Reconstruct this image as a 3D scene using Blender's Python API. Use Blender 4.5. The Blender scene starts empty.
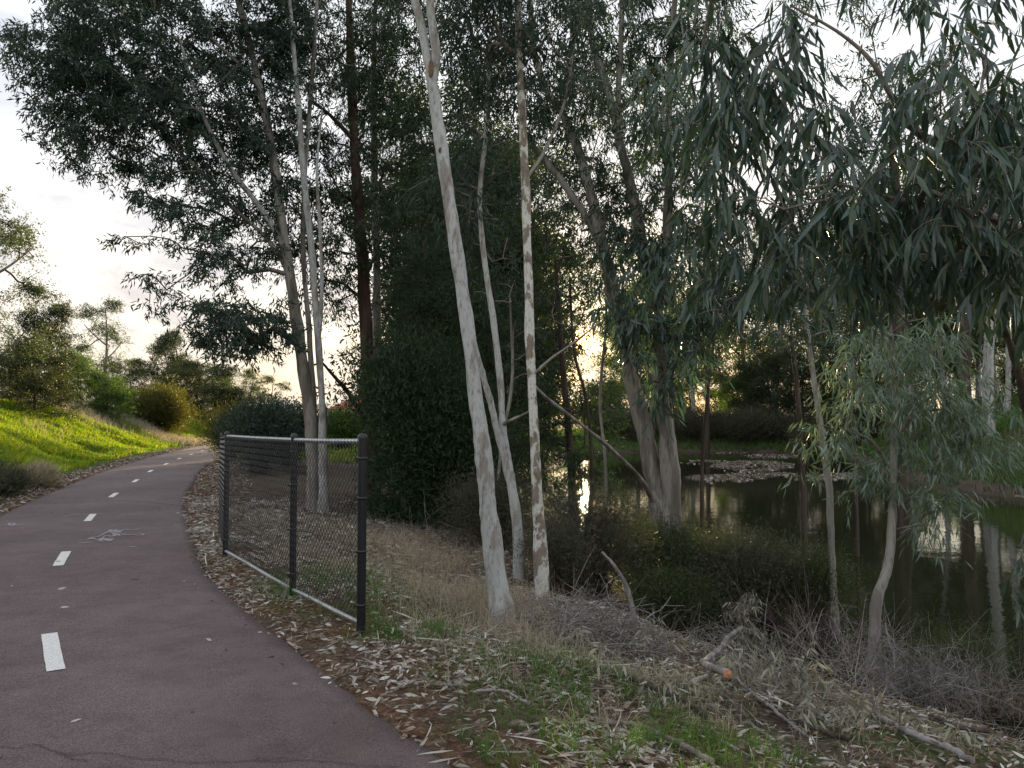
import bpy, math, random
import numpy as np
from mathutils import Vector, Matrix

random.seed(7)
RNG = np.random.default_rng(7)
scene = bpy.context.scene
COL = scene.collection
R = math.radians

# ------------------------------------------------------------------ camera
CAM = np.array([0.0, 0.0, 1.6])
FPX = 769.0
PITCH = math.atan((420 - 384) / FPX)
cam_d = bpy.data.cameras.new("camera")
cam_d.sensor_width = 36.0
cam_d.lens = 36.0 * FPX / 1024.0
cam_d.clip_start = 0.05
cam_d.clip_end = 2000
cam = bpy.data.objects.new("camera", cam_d)
COL.objects.link(cam)
cam.location = CAM
cam.rotation_euler = (R(90) + PITCH, 0, 0)
scene.camera = cam


def ray(px, py):
    dx = (px - 512.0) / FPX
    dy = (384.0 - py) / FPX
    c, s = math.cos(PITCH), math.sin(PITCH)
    return np.array([dx, c - dy * s, s + dy * c])


def P(px, py, D):
    """point D metres ahead of the viewpoint in the direction seen at (px, py)"""
    r = ray(px, py)
    return CAM + r * (D / r[1])


# ------------------------------------------------------------------ noise
_NT = RNG.random((256, 256))


def vnoise(x, y, f=1.0, seed=0):
    x = np.asarray(x, float) * f + 37.3 * seed + 500
    y = np.asarray(y, float) * f + 11.7 * seed + 500
    xi = np.floor(x).astype(int); yi = np.floor(y).astype(int)
    u = x - xi; v = y - yi
    u = u * u * (3 - 2 * u); v = v * v * (3 - 2 * v)
    a = _NT[xi % 256, yi % 256]; b = _NT[(xi + 1) % 256, yi % 256]
    c = _NT[xi % 256, (yi + 1) % 256]; d = _NT[(xi + 1) % 256, (yi + 1) % 256]
    return (a * (1 - u) + b * u) * (1 - v) + (c * (1 - u) + d * u) * v


def sstep(a, b, x):
    t = np.clip((np.asarray(x, float) - a) / (b - a), 0, 1)
    return t * t * (3 - 2 * t)


def catmull(pts, n_per=8):
    pts = np.asarray(pts, float)
    p = np.vstack([2 * pts[0] - pts[1], pts, 2 * pts[-1] - pts[-2]])
    out = []
    for i in range(1, len(p) - 2):
        t = np.linspace(0, 1, n_per, endpoint=False)[:, None]
        p0, p1, p2, p3 = p[i - 1], p[i], p[i + 1], p[i + 2]
        out.append(0.5 * ((2 * p1) + (-p0 + p2) * t + (2 * p0 - 5 * p1 + 4 * p2 - p3) * t ** 2
                          + (-p0 + 3 * p1 - 3 * p2 + p3) * t ** 3))
    out.append(pts[-1][None])
    return np.vstack(out)


# ------------------------------------------------------------------ terrain
PATH_C = catmull([(5.2, -6), (1.5, -1.0), (0.0, 1.0), (-1.32, 2.68), (-1.84, 3.38), (-3.17, 5.38), (-4.22, 7.05), (-5.1, 8.79), (-6.68, 12.2), (-8.2, 15.8),
                  (-9.57, 19.5), (-11.26, 24.1), (-12.7, 28.6), (-14.1, 33.2), (-15.9, 39.7), (-18.0, 48), (-19.7, 56),
                  (-20.6, 64), (-20.8, 75), (-19.5, 92), (-16, 115)], 10)
_d = np.gradient(PATH_C, axis=0)
PATH_T = _d / np.linalg.norm(_d, axis=1)[:, None]
PATH_N = np.stack([PATH_T[:, 1], -PATH_T[:, 0]], 1)   # to the right
HALF = 1.42
WATER = -1.2
POND = np.array([(9.0, 3.4), (5.9, 5.1), (4.0, 7.0), (2.7, 8.7), (2.0, 11), (1.8, 16), (1.5, 22), (1.2, 30), (1.8, 40), (4, 52),
                 (7, 62), (14, 67), (22, 66), (25, 60), (22, 48), (18.5, 37), (17.6, 30), (19, 25), (24, 19), (30, 12), (24, 5)], float)
POND = catmull(np.vstack([POND, POND[:1]]), 5)[:-1]


def path_s(x, y):
    x = np.atleast_1d(np.asarray(x, float)); y = np.atleast_1d(np.asarray(y, float))
    out = np.empty(len(x)); arc = np.empty(len(x))
    for k in range(0, len(x), 20000):
        xs = x[k:k + 20000, None]; ys = y[k:k + 20000, None]
        d2 = (xs - PATH_C[None, :, 0]) ** 2 + (ys - PATH_C[None, :, 1]) ** 2
        i = d2.argmin(1)
        out[k:k + 20000] = (xs[:, 0] - PATH_C[i, 0]) * PATH_N[i, 0] + (ys[:, 0] - PATH_C[i, 1]) * PATH_N[i, 1]
        arc[k:k + 20000] = i
    return out


def pond_sd(x, y):
    """distance to the water's edge, positive on land"""
    x = np.atleast_1d(np.asarray(x, float)); y = np.atleast_1d(np.asarray(y, float))
    A = POND; B = np.roll(POND, -1, 0)
    out = np.empty(len(x))
    for k in range(0, len(x), 20000):
        px = x[k:k + 20000, None]; py = y[k:k + 20000, None]
        ex = (B - A)[None, :, 0]; ey = (B - A)[None, :, 1]
        wx = px - A[None, :, 0]; wy = py - A[None, :, 1]
        t = np.clip((wx * ex + wy * ey) / (ex * ex + ey * ey), 0, 1)
        d = np.sqrt(((wx - ex * t) ** 2 + (wy - ey * t) ** 2).min(1))
        c = (A[None, :, 1] <= py) != (B[None, :, 1] <= py)
        xi = A[None, :, 0] + (py - A[None, :, 1]) / np.where(np.abs(ey) < 1e-9, 1e-9, ey) * ex
        ins = (np.sum(c & (px < xi), 1) % 2) == 1
        out[k:k + 20000] = np.where(ins, -d, d)
    return out


def ground(x, y, sp=None):
    x = np.atleast_1d(np.asarray(x, float)); y = np.atleast_1d(np.asarray(y, float))
    s, p = (path_s(x, y), pond_sd(x, y)) if sp is None else sp
    dL = -s - HALF
    dR = s - HALF
    crest = 2.35 + 0.5 * (vnoise(x, y, 0.09, 3) - 0.5)
    left = crest * sstep(0.9, 7.5, dL) - 0.6 * sstep(10, 22, dL)
    left += 0.42 * (vnoise(x, y, 0.45, 5) - 0.5) * sstep(1.0, 3, dL) + 0.18 * (vnoise(x, y, 1.3, 6) - 0.5) * sstep(0.8, 2, dL)
    rise = sstep(14, 19, x) * (1 - sstep(55, 64, y))
    pp = np.maximum(p, 0)
    land = WATER + 1.2 * (1 - np.exp(-pp / 2.3)) + rise * 3.0 * sstep(0.3, 9.5, pp)
    far = sstep(56, 64, y) * sstep(0, 10, x)
    land += far * 0.5 * sstep(1, 8, pp)
    land = np.where(p < 0, WATER - 0.45 * sstep(0, 3, -p) , land)
    # flat shoulder beside the path
    w = sstep(0.35, 2.4, dR)
    right = land * w
    right += (0.16 * (vnoise(x, y, 0.8, 8) - 0.5) + 0.07 * (vnoise(x, y, 2.6, 9) - 0.5)) * sstep(0.3, 1.4, dR) * sstep(-1.0, 0.6, p)
    z = np.where(s > 0, right, left)
    flat = 1 - sstep(HALF - 0.02, HALF + 0.12, np.abs(s))
    z = z - 0.012 * (1 - flat) - 0.05 * flat
    z = z + 0.02 * (vnoise(x, y, 5, 2) - 0.5) * (1 - flat)
    return z


def gz(x, y):
    return float(ground([x], [y])[0])


def G(px, py, z_add=0.0):
    """where the line of sight at (px, py) meets the ground"""
    r = ray(px, py)
    Y = np.concatenate([np.arange(2.0, 20, 0.02), np.arange(20, 140, 0.1)])
    t = Y / r[1]
    pts = CAM[None] + r[None] * t[:, None]
    g = np.maximum(ground(pts[:, 0], pts[:, 1]), -9)
    below = np.nonzero(pts[:, 2] < g)[0]
    i = below[0] if len(below) else len(Y) - 1
    return np.array([pts[i, 0], pts[i, 1], g[i] + z_add])


# ------------------------------------------------------------------ objects
def link(name, mesh, parent=None, mats=()):
    o = bpy.data.objects.new(name, mesh)
    COL.objects.link(o)
    for m in mats:
        mesh.materials.append(m)
    if parent is not None:
        o.parent = parent
    return o


def props(o, label=None, cat=None, group=None, kind=None):
    if label: o['label'] = label
    if cat: o['category'] = cat
    if group: o['group'] = group
    if kind: o['kind'] = kind
    return o


def thing(name, label, cat, loc, group=None):
    o = bpy.data.objects.new(name, None)
    o.empty_display_size = 0.2
    COL.objects.link(o)
    o.location = loc
    return props(o, label, cat, group)


class Geo:
    """collects verts and faces (tri or quad) with a material index each"""
    def __init__(self):
        self.v = []; self.f = []; self.n = 0

    def add(self, verts, faces, mi=0, smooth=False):
        verts = np.asarray(verts, np.float32); faces = np.asarray(faces, np.int32)
        if len(faces) == 0: return
        self.v.append(verts); self.f.append((faces + self.n, mi, smooth)); self.n += len(verts)

    def mesh(self, name, origin=(0, 0, 0)):
        v = np.vstack(self.v) - np.asarray(origin, np.float32)[None]
        me = bpy.data.meshes.new(name)
        me.vertices.add(len(v)); me.vertices.foreach_set('co', v.astype(np.float32).ravel())
        loops = np.concatenate([f.ravel() for f, _, _ in self.f])
        tot = np.concatenate([np.full(len(f), f.shape[1], np.int32) for f, _, _ in self.f])
        mi = np.concatenate([np.full(len(f), m, np.int32) for f, m, _ in self.f])
        sm = np.concatenate([np.full(len(f), s, bool) for f, _, s in self.f])
        start = np.concatenate([[0], np.cumsum(tot)[:-1]]).astype(np.int32)
        me.loops.add(len(loops)); me.loops.foreach_set('vertex_index', loops.astype(np.int32))
        me.polygons.add(len(tot)); me.polygons.foreach_set('loop_start', start)
        me.polygons.foreach_set('loop_total', tot)
        me.polygons.foreach_set('material_index', mi)
        me.polygons.foreach_set('use_smooth', sm)
        me.update(calc_edges=True)
        return me

    def obj(self, name, mats, parent=None, origin=(0, 0, 0)):
        return link(name, self.mesh(name, origin), parent, mats)


def unit(v):
    return v / np.maximum(np.linalg.norm(v, axis=-1, keepdims=True), 1e-9)


def tube(g, pts, rad, sides=8, mi=0, wob=0.0, cap=True, smooth=True):
    pts = np.asarray(pts, float); rad = np.broadcast_to(np.asarray(rad, float), (len(pts),))
    t = unit(np.gradient(pts, axis=0))
    ref = np.array([0.31, 0.17, 0.93]) if abs(t[:, 2]).mean() < 0.8 else np.array([0.93, 0.3, 0.1])
    a = unit(np.cross(t, ref)); b = np.cross(t, a)
    th = np.linspace(0, 2 * math.pi, sides, endpoint=False)
    rr = rad[:, None] * np.ones(sides)[None]
    if wob:
        rr = rr * (1 + wob * (RNG.random((len(pts), sides)) - 0.5) * 0.5 + wob * (vnoise(np.arange(len(pts))[:, None] * 0.33 + np.zeros(sides), np.cos(th)[None] * 1.3 + np.sin(th)[None] + 3, 1, int(RNG.integers(90))) - 0.5) * 1.6)
    v = pts[:, None] + rr[..., None] * (np.cos(th)[None, :, None] * a[:, None] + np.sin(th)[None, :, None] * b[:, None])
    n = len(pts); i = np.arange(n - 1)[:, None] * sides; k = np.arange(sides)[None]; k2 = (k + 1) % sides
    f = np.stack([i + k, i + k2, i + sides + k2, i + sides + k], -1).reshape(-1, 4)
    v = v.reshape(-1, 3)
    g.add(v, f, mi, smooth)
    if cap:
        c = np.vstack([v[-sides:], pts[-1] + t[-1] * rad[-1] * 0.3])
        g.add(c, [(q, (q + 1) % sides, sides) for q in range(sides)], mi, smooth)
        c = np.vstack([v[:sides], pts[0]])
        g.add(c, [((q + 1) % sides, q, sides) for q in range(sides)], mi, smooth)


def leaves(g, base, d, L, W, mi=0, near=False, droop=0.15):
    """lance-shaped leaves: one folded quad far away, a curved sickle blade nearby"""
    n = len(base)
    if n == 0: return
    base = np.asarray(base, float); d = unit(np.asarray(d, float))
    L = np.broadcast_to(np.asarray(L, float), (n,))[:, None]; W = np.broadcast_to(np.asarray(W, float), (n,))[:, None]
    rnd = RNG.normal(size=(n, 3))
    s = unit(np.cross(d, rnd)); nn = np.cross(d, s)
    if not near:
        m = base + d * L * 0.42 + nn * L * droop * 0.5
        tip = base + d * L
        v = np.stack([base, m + s * W / 2, tip, m - s * W / 2], 1).reshape(-1, 3)
        q = np.arange(n)[:, None] * 4 + np.arange(4)[None]
        g.add(v, q, mi)
    else:
        c = (RNG.random((n, 1)) - 0.5) * 0.5
        dr = (RNG.random((n, 1)) - 0.3) * droop * 2
        def cen(t): return base + d * L * t + s * c * L * t * t + nn * dr * L * t * t - np.array([0, 0, 1]) * 0.12 * L * t * t
        fold = 0.25
        rows = []
        for t, w in ((0.12, 0.35), (0.33, 1.0), (0.62, 0.82), (0.85, 0.38)):
            cc = cen(t)
            rows += [cc + s * W * w / 2 + nn * W * fold * w * 0.5, cc, cc - s * W * w / 2 + nn * W * fold * w * 0.5]
        v = np.stack([base] + rows + [cen(1.0)], 1).reshape(-1, 3)      # 14 verts
        o = np.arange(n)[:, None] * 14
        quads = np.array([(1, 4, 5, 2), (2, 5, 6, 3), (4, 7, 8, 5), (5, 8, 9, 6), (7, 10, 11, 8), (8, 11, 12, 9)])
        tris = np.array([(0, 1, 2), (0, 2, 3), (10, 13, 11), (11, 13, 12)])
        g.add(v, (o[:, :, None] + quads[None]).reshape(-1, 4), mi, True)
        g.add(np.zeros((0, 3)), np.zeros((0, 3), int), mi)
        f = (o[:, :, None] + tris[None]).reshape(-1, 3) + (g.n - len(v))
        g.f.append((f.astype(np.int32), mi, True))


def blades(g, base, H, W, lean=0.35, mi=0, bend=None):
    n = len(base)
    if n == 0: return
    base = np.asarray(base, float)
    H = np.broadcast_to(np.asarray(H, float), (n,))[:, None]; W = np.broadcast_to(np.asarray(W, float), (n,))[:, None]
    az = RNG.random(n) * 2 * math.pi
    out = np.stack([np.cos(az), np.sin(az), np.zeros(n)], 1)
    if bend is not None: out = unit(out + np.asarray(bend)[None])
    az2 = RNG.random(n) * math.pi
    s = np.stack([np.cos(az2), np.sin(az2), np.zeros(n)], 1)
    ln = (RNG.random((n, 1)) * lean + 0.05)
    m = base + np.array([0, 0, 1]) * H * 0.6 + out * H * ln * 0.5
    t = base + np.array([0, 0, 1]) * H * (1 - ln * 0.35) + out * H * ln * 1.5
    v = np.stack([base - s * W / 2, base + s * W / 2, m + s * W * 0.38, m - s * W * 0.38, t], 1).reshape(-1, 3)
    o = np.arange(n)[:, None] * 5
    g.add(v, o + np.array([0, 1, 2, 3])[None], mi)
    f = (o + np.array([3, 2, 4])[None]) + (g.n - len(v))
    g.f.append((f.astype(np.int32), mi, False))


# ------------------------------------------------------------------ materials
def mat(name):
    m = bpy.data.materials.new(name); m.use_nodes = True
    nt = m.node_tree; nt.nodes.clear()
    return m, nt, nt.nodes, nt.links


def node(nt, t, **kw):
    n = nt.nodes.new(t)
    for k, v in kw.items():
        if k.startswith('i_'): n.inputs[k[2:].replace('_', ' ')].default_value = v
        else: setattr(n, k, v)
    return n


def ramp(nt, fac, stops, interp='LINEAR'):
    r = nt.nodes.new('ShaderNodeValToRGB'); r.color_ramp.interpolation = interp
    e = r.color_ramp.elements
    while len(e) < len(stops): e.new(0.5)
    for k, (p, c) in enumerate(stops):
        e[k].position = p; e[k].color = (*c, 1) if len(c) == 3 else c
    nt.links.new(fac, r.inputs[0]); return r.outputs[0]


def leaf_mat(name, cols, trans=0.35, tcol=None, rough=0.5, spec=0.35):
    m, nt, N, Lk = mat(name)
    geo = node(nt, 'ShaderNodeNewGeometry')
    k = len(cols)
    c = ramp(nt, geo.outputs['Random Per Island'], [(i / (k - 1), cols[i]) for i in range(k)])
    b = node(nt, 'ShaderNodeBsdfPrincipled'); b.inputs['Roughness'].default_value = rough
    b.inputs['Specular IOR Level'].default_value = spec
    Lk.new(c, b.inputs['Base Color'])
    tr = node(nt, 'ShaderNodeBsdfTranslucent')
    mx = node(nt, 'ShaderNodeMix', data_type='RGBA', blend_type='MULTIPLY'); mx.inputs[0].default_value = 1
    Lk.new(c, mx.inputs[6]); mx.inputs[7].default_value = (*(tcol or (1.3, 1.5, 0.6)), 1)
    Lk.new(mx.outputs[2], tr.inputs[0])
    ms = node(nt, 'ShaderNodeMixShader'); ms.inputs[0].default_value = trans
    Lk.new(b.outputs[0], ms.inputs[1]); Lk.new(tr.outputs[0], ms.inputs[2])
    o = node(nt, 'ShaderNodeOutputMaterial'); Lk.new(ms.outputs[0], o.inputs[0])
    return m


def bark_mat(name, light, mid, dark, patch=0.5, scale=4.0, stretch=0.25, bump=0.4, rough=0.85):
    m, nt, N, Lk = mat(name)
    tc = node(nt, 'ShaderNodeTexCoord')
    mp = node(nt, 'ShaderNodeMapping'); mp.inputs['Scale'].default_value = (1, 1, stretch)
    Lk.new(tc.outputs['Object'], mp.inputs[0])
    n1 = node(nt, 'ShaderNodeTexNoise', i_Scale=scale, i_Detail=6, i_Roughness=0.6)
    n2 = node(nt, 'ShaderNodeTexNoise', i_Scale=scale * 4.2, i_Detail=8, i_Roughness=0.7)
    vo = node(nt, 'ShaderNodeTexVoronoi', i_Scale=scale * 2.6)
    for q in (n1, n2, vo): Lk.new(mp.outputs[0], q.inputs['Vector'])
    c1 = ramp(nt, n1.outputs[0], [(patch - 0.10, light), (patch - 0.015, light), (patch + 0.02, mid), (patch + 0.22, dark)])
    c2 = ramp(nt, n2.outputs[0], [(0.33, (0.38, 0.35, 0.32)), (0.47, (0.95, 0.95, 0.95)), (0.7, (1.15, 1.14, 1.12))])
    c3 = ramp(nt, vo.outputs['Distance'], [(0.05, (0.55, 0.5, 0.45)), (0.17, (1, 1, 1))])
    a = node(nt, 'ShaderNodeMix', data_type='RGBA', blend_type='MULTIPLY'); a.inputs[0].default_value = 0.85
    Lk.new(c1, a.inputs[6]); Lk.new(c2, a.inputs[7])
    a2 = node(nt, 'ShaderNodeMix', data_type='RGBA', blend_type='MULTIPLY'); a2.inputs[0].default_value = 0.5
    Lk.new(a.outputs[2], a2.inputs[6]); Lk.new(c3, a2.inputs[7])
    b = node(nt, 'ShaderNodeBsdfPrincipled'); b.inputs['Roughness'].default_value = rough
    b.inputs['Specular IOR Level'].default_value = 0.2
    Lk.new(a2.outputs[2], b.inputs['Base Color'])
    ad = node(nt, 'ShaderNodeMath', operation='ADD'); Lk.new(n1.outputs[0], ad.inputs[0]); Lk.new(n2.outputs[0], ad.inputs[1])
    bp = node(nt, 'ShaderNodeBump'); bp.inputs['Strength'].default_value = bump; bp.inputs['Distance'].default_value = 0.02
    Lk.new(ad.outputs[0], bp.inputs['Height']); Lk.new(bp.outputs[0], b.inputs['Normal'])
    o = node(nt, 'ShaderNodeOutputMaterial'); Lk.new(b.outputs[0], o.inputs[0])
    return m


def plain(name, col, rough=0.6, metal=0.0, nscale=20, namt=0.15, spec=0.5):
    m, nt, N, Lk = mat(name)
    tc = node(nt, 'ShaderNodeTexCoord')
    n1 = node(nt, 'ShaderNodeTexNoise', i_Scale=nscale, i_Detail=5)
    Lk.new(tc.outputs['Object'], n1.inputs['Vector'])
    lo = tuple(c * (1 - namt * 2) for c in col); hi = tuple(min(1, c * (1 + namt * 2)) for c in col)
    c = ramp(nt, n1.outputs[0], [(0.3, lo), (0.7, hi)])
    b = node(nt, 'ShaderNodeBsdfPrincipled'); b.inputs['Roughness'].default_value = rough
    b.inputs['Metallic'].default_value = metal; b.inputs['Specular IOR Level'].default_value = spec
    Lk.new(c, b.inputs['Base Color'])
    o = node(nt, 'ShaderNodeOutputMaterial'); Lk.new(b.outputs[0], o.inputs[0])
    return m


M = {}
M['gum_leaf'] = leaf_mat('gum_leaf', [(0.022, 0.042, 0.036), (0.042, 0.072, 0.060), (0.075, 0.115, 0.10), (0.05, 0.075, 0.045)], trans=0.28, tcol=(1.2, 1.3, 0.7))
M['gum_leaf_near'] = leaf_mat('gum_leaf_near', [(0.030, 0.060, 0.054), (0.055, 0.100, 0.092), (0.09, 0.15, 0.14), (0.07, 0.10, 0.045), (0.045, 0.08, 0.07)], trans=0.22, rough=0.32, spec=0.6)
M['dark_leaf'] = leaf_mat('dark_leaf', [(0.022, 0.042, 0.022), (0.035, 0.07, 0.032), (0.05, 0.085, 0.04)], trans=0.25)
M['silver_leaf'] = leaf_mat('silver_leaf', [(0.10, 0.15, 0.12), (0.16, 0.22, 0.19), (0.22, 0.28, 0.25), (0.13, 0.16, 0.08)], trans=0.25)
M['shrub_leaf'] = leaf_mat('shrub_leaf', [(0.035, 0.055, 0.02), (0.065, 0.085, 0.035), (0.075, 0.08, 0.045)], trans=0.35)
M['grey_shrub_leaf'] = leaf_mat('grey_shrub_leaf', [(0.05, 0.055, 0.035), (0.085, 0.085, 0.06), (0.11, 0.10, 0.08)], trans=0.25)
M['far_leaf'] = leaf_mat('far_leaf', [(0.04, 0.06, 0.034), (0.06, 0.085, 0.048), (0.085, 0.105, 0.055)], trans=0.40, tcol=(1.5, 1.5, 0.5))
M['far_dark_leaf'] = leaf_mat('far_dark_leaf', [(0.026, 0.040, 0.022), (0.042, 0.060, 0.03), (0.06, 0.078, 0.036)], trans=0.35, tcol=(1.6, 1.4, 0.5))
M['olive_leaf'] = leaf_mat('olive_leaf', [(0.045, 0.060, 0.022), (0.07, 0.085, 0.03), (0.10, 0.105, 0.035)], trans=0.45, tcol=(2.0, 1.6, 0.4))
M['bright_leaf'] = leaf_mat('bright_leaf', [(0.04, 0.075, 0.022), (0.07, 0.12, 0.03), (0.10, 0.15, 0.04)], trans=0.45, tcol=(1.5, 1.6, 0.5))
M['green_grass'] = leaf_mat('green_grass', [(0.04, 0.12, 0.015), (0.09, 0.19, 0.02), (0.18, 0.24, 0.03), (0.06, 0.15, 0.02), (0.20, 0.18, 0.07)], trans=0.55, tcol=(2.4, 2.0, 0.3), rough=0.6)
M['verge_grass'] = leaf_mat('verge_grass', [(0.05, 0.12, 0.025), (0.08, 0.17, 0.035), (0.14, 0.20, 0.06)], trans=0.4, rough=0.6)
M['straw'] = leaf_mat('straw', [(0.26, 0.22, 0.15), (0.40, 0.36, 0.27), (0.52, 0.47, 0.37), (0.30, 0.26, 0.20)], trans=0.3, tcol=(1.2, 1.1, 0.8), rough=0.7, spec=0.2)
M['dead_leaf'] = leaf_mat('dead_leaf', [(0.16, 0.12, 0.09), (0.34, 0.31, 0.27), (0.52, 0.50, 0.46), (0.66, 0.64, 0.60), (0.24, 0.17, 0.12), (0.44, 0.40, 0.36), (0.30, 0.28, 0.25)], trans=0.1, tcol=(1, 0.9, 0.8), rough=0.75, spec=0.2)
M['brown_leaf'] = leaf_mat('brown_leaf', [(0.10, 0.065, 0.04), (0.17, 0.12, 0.08), (0.26, 0.20, 0.15), (0.14, 0.08, 0.05)], trans=0.1, tcol=(1, 0.9, 0.8), rough=0.8, spec=0.2)
M['wilted_leaf'] = leaf_mat('wilted_leaf', [(0.20, 0.21, 0.16), (0.30, 0.30, 0.24), (0.40, 0.40, 0.34), (0.24, 0.20, 0.14)], trans=0.2, tcol=(1.1, 1.1, 0.8), rough=0.6)
M['twig'] = bark_mat('twig', (0.26, 0.23, 0.20), (0.20, 0.17, 0.15), (0.12, 0.10, 0.09), 0.5, 8)
M['grey_twig'] = bark_mat('grey_twig', (0.30, 0.28, 0.275), (0.20, 0.18, 0.175), (0.12, 0.105, 0.10), 0.5, 8)
M['dark_twig'] = bark_mat('dark_twig', (0.10, 0.08, 0.07), (0.07, 0.055, 0.045), (0.04, 0.03, 0.03), 0.5, 8)
M['pale_bark'] = bark_mat('pale_bark', (0.46, 0.47, 0.47), (0.36, 0.34, 0.32), (0.20, 0.165, 0.145), 0.52, 8.0, 0.30, 0.8)
M['patchy_bark'] = bark_mat('patchy_bark', (0.62, 0.61, 0.57), (0.27, 0.23, 0.19), (0.16, 0.13, 0.11), 0.50, 7.0, 0.55, 0.4)
M['grey_bark'] = bark_mat('grey_bark', (0.33, 0.31, 0.285), (0.22, 0.20, 0.18), (0.11, 0.095, 0.085), 0.5, 4.5, 0.14, 0.8)
M['red_bark'] = bark_mat('red_bark', (0.10, 0.060, 0.048), (0.07, 0.042, 0.034), (0.035, 0.023, 0.02), 0.5, 5, 0.12, 0.8)
M['dark_bark'] = bark_mat('dark_bark', (0.09, 0.07, 0.055), (0.065, 0.05, 0.04), (0.035, 0.028, 0.022), 0.5, 5, 0.15, 0.8)
M['knot'] = bark_mat('knot', (0.24, 0.15, 0.10), (0.16, 0.095, 0.065), (0.07, 0.045, 0.035), 0.5, 30)
M['cut_wood'] = plain('cut_wood', (0.42, 0.20, 0.11), 0.8, nscale=60)
M['fence_black'] = plain('fence_black', (0.010, 0.0115, 0.016), 0.35, nscale=9, namt=0.2)
M['galv'] = plain('galv', (0.42, 0.44, 0.47), 0.38, 0.5, nscale=14, namt=0.12)


# ------------------------------------------------------------------ trees
class Skel:
    def __init__(self):
        self.p = []; self.par = []; self.r0 = []

    def poly(self, pts, rad, step=2):
        k0 = None
        for i in range(0, len(pts), step):
            self.p.append(np.array(pts[i], float)); self.par.append(k0 if k0 is not None else -1)
            self.r0.append(float(rad[i])); k0 = len(self.p) - 1

    def grow(self, targets, seg=0.35, minz=-0.5):
        """tie every leaf cluster back to the nearest limb or branchlet"""
        paths = []
        n_main = len(self.p)
        P0 = np.array(self.p)
        d0 = np.linalg.norm(targets[:, None] - P0[None], axis=2).min(1)
        arr = np.zeros((n_main + len(targets) * 60, 3)); arr[:n_main] = P0; cnt = n_main
        for ti in np.argsort(d0):
            t = targets[ti]
            dd = np.linalg.norm(arr[:cnt] - t, axis=1) + 0.5 * np.maximum(arr[:cnt, 2] - t[2] + 0.1, 0)
            k = int(dd.argmin()); a = arr[k].copy()
            D = np.linalg.norm(t - a); n = int(min(max(2, D / seg), 58))
            s = np.linspace(0, 1, n + 1)[:, None]
            mid = (a + t) / 2 + RNG.normal(size=3) * D * 0.09 + np.array([0, 0, D * 0.10])
            c = (1 - s) ** 2 * a + 2 * s * (1 - s) * mid + s * s * t
            c[1:-1] += RNG.normal(size=(n - 1, 3)) * min(0.03, D * 0.03)
            ids = [k]
            for q in range(1, n + 1):
                if cnt >= len(arr): break
                arr[cnt] = c[q]; self.par.append(ids[-1]); self.r0.append(0); ids.append(cnt); cnt += 1
            paths.append(ids)
        self.arr = arr[:cnt]; self.n_main = n_main
        w = np.zeros(cnt)
        for ids in paths: w[ids[-1]] += 1
        for i in range(cnt - 1, n_main - 1, -1):
            w[self.par[i]] += w[i]
        self.w = w
        return paths


def sample_blob(n, c, rad, shell=0.35):
    d = unit(RNG.normal(size=(n, 3)))
    r = RNG.random(n) ** shell
    return c[None] + d * r[:, None] * np.asarray(rad)[None]


def gum_cluster(g, C, K, size, L, W, mi, near, down=0.75, spread=0.45):
    """K drooping leaves on a few sprigs round every point of C"""
    n = len(C)
    S = 4
    sd = unit(RNG.normal(size=(n, S, 3)) * np.array([1, 1, 0.45]))
    sl = RNG.random((n, S)) * size
    kk = RNG.integers(0, S, size=(n, K))
    dirs = np.take_along_axis(sd, kk[..., None], 1)
    t = RNG.random((n, K)) ** 0.7
    ln = np.take_along_axis(sl, kk, 1)
    base = C[:, None] + dirs * (t * (ln + size * 0.45))[..., None] - np.array([0, 0, 1]) * (t ** 2 * size * 0.35)[..., None]
    base += RNG.normal(size=base.shape) * size * 0.12
    d = unit(-np.array([0, 0, 1]) * down + dirs * 0.45 + RNG.normal(size=base.shape) * spread)
    base = base.reshape(-1, 3); d = d.reshape(-1, 3)
    sc = 0.65 + 0.6 * RNG.random(len(base))
    leaves(g, base, d, L * sc, W * sc, mi, near)


def sprig_cluster(g, C, K, size, L, W, mi, tw, down=0.8, spread=0.3):
    """hanging sprigs: a thin twig with alternate leaves that fan out and droop"""
    B = []; D = []; S = []
    for c in C:
        for q in range(max(2, K // 8)):
            az = RNG.random() * 6.283
            d0 = unit(np.array([math.cos(az), math.sin(az), 0.1 - 0.5 * RNG.random()]))
            ln = size * (0.7 + 0.8 * RNG.random()); t = np.linspace(0, 1, 6)[:, None]
            c0 = c + RNG.normal(size=3) * size * 0.3
            pts = c0 + d0 * ln * t + np.array([0, 0, -1]) * ln * 0.75 * t * t
            tube(g, pts, np.linspace(0.0026, 0.001, 6), 4, tw, 0, False)
            tn = unit(np.gradient(pts, axis=0)); sd = unit(np.cross(tn, np.array([0, 0, 1.0])) + 1e-6)
            n = RNG.integers(6, 10); big = 0.75 + 0.45 * RNG.random()
            for k in range(n):
                u = 0.12 + 0.88 * k / (n - 1); i = u * 5; a = int(min(i, 4)); f = i - a
                p = pts[a] * (1 - f) + pts[a + 1] * f; sgn = 1 if k % 2 else -1
                dd = tn[a] * 0.55 + sd[a] * sgn * (0.55 - 0.35 * u) + np.array([0, 0, -1]) * down + RNG.normal(size=3) * spread * 0.5
                B.append(p); D.append(dd); S.append(big * (0.6 + 0.5 * RNG.random()) * (1 - 0.25 * (u > 0.9)))
    S = np.array(S)
    leaves(g, np.array(B), np.array(D), L * S, W * S * (0.85 + 0.3 * RNG.random(len(S))), mi, True, 0.2)


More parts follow.
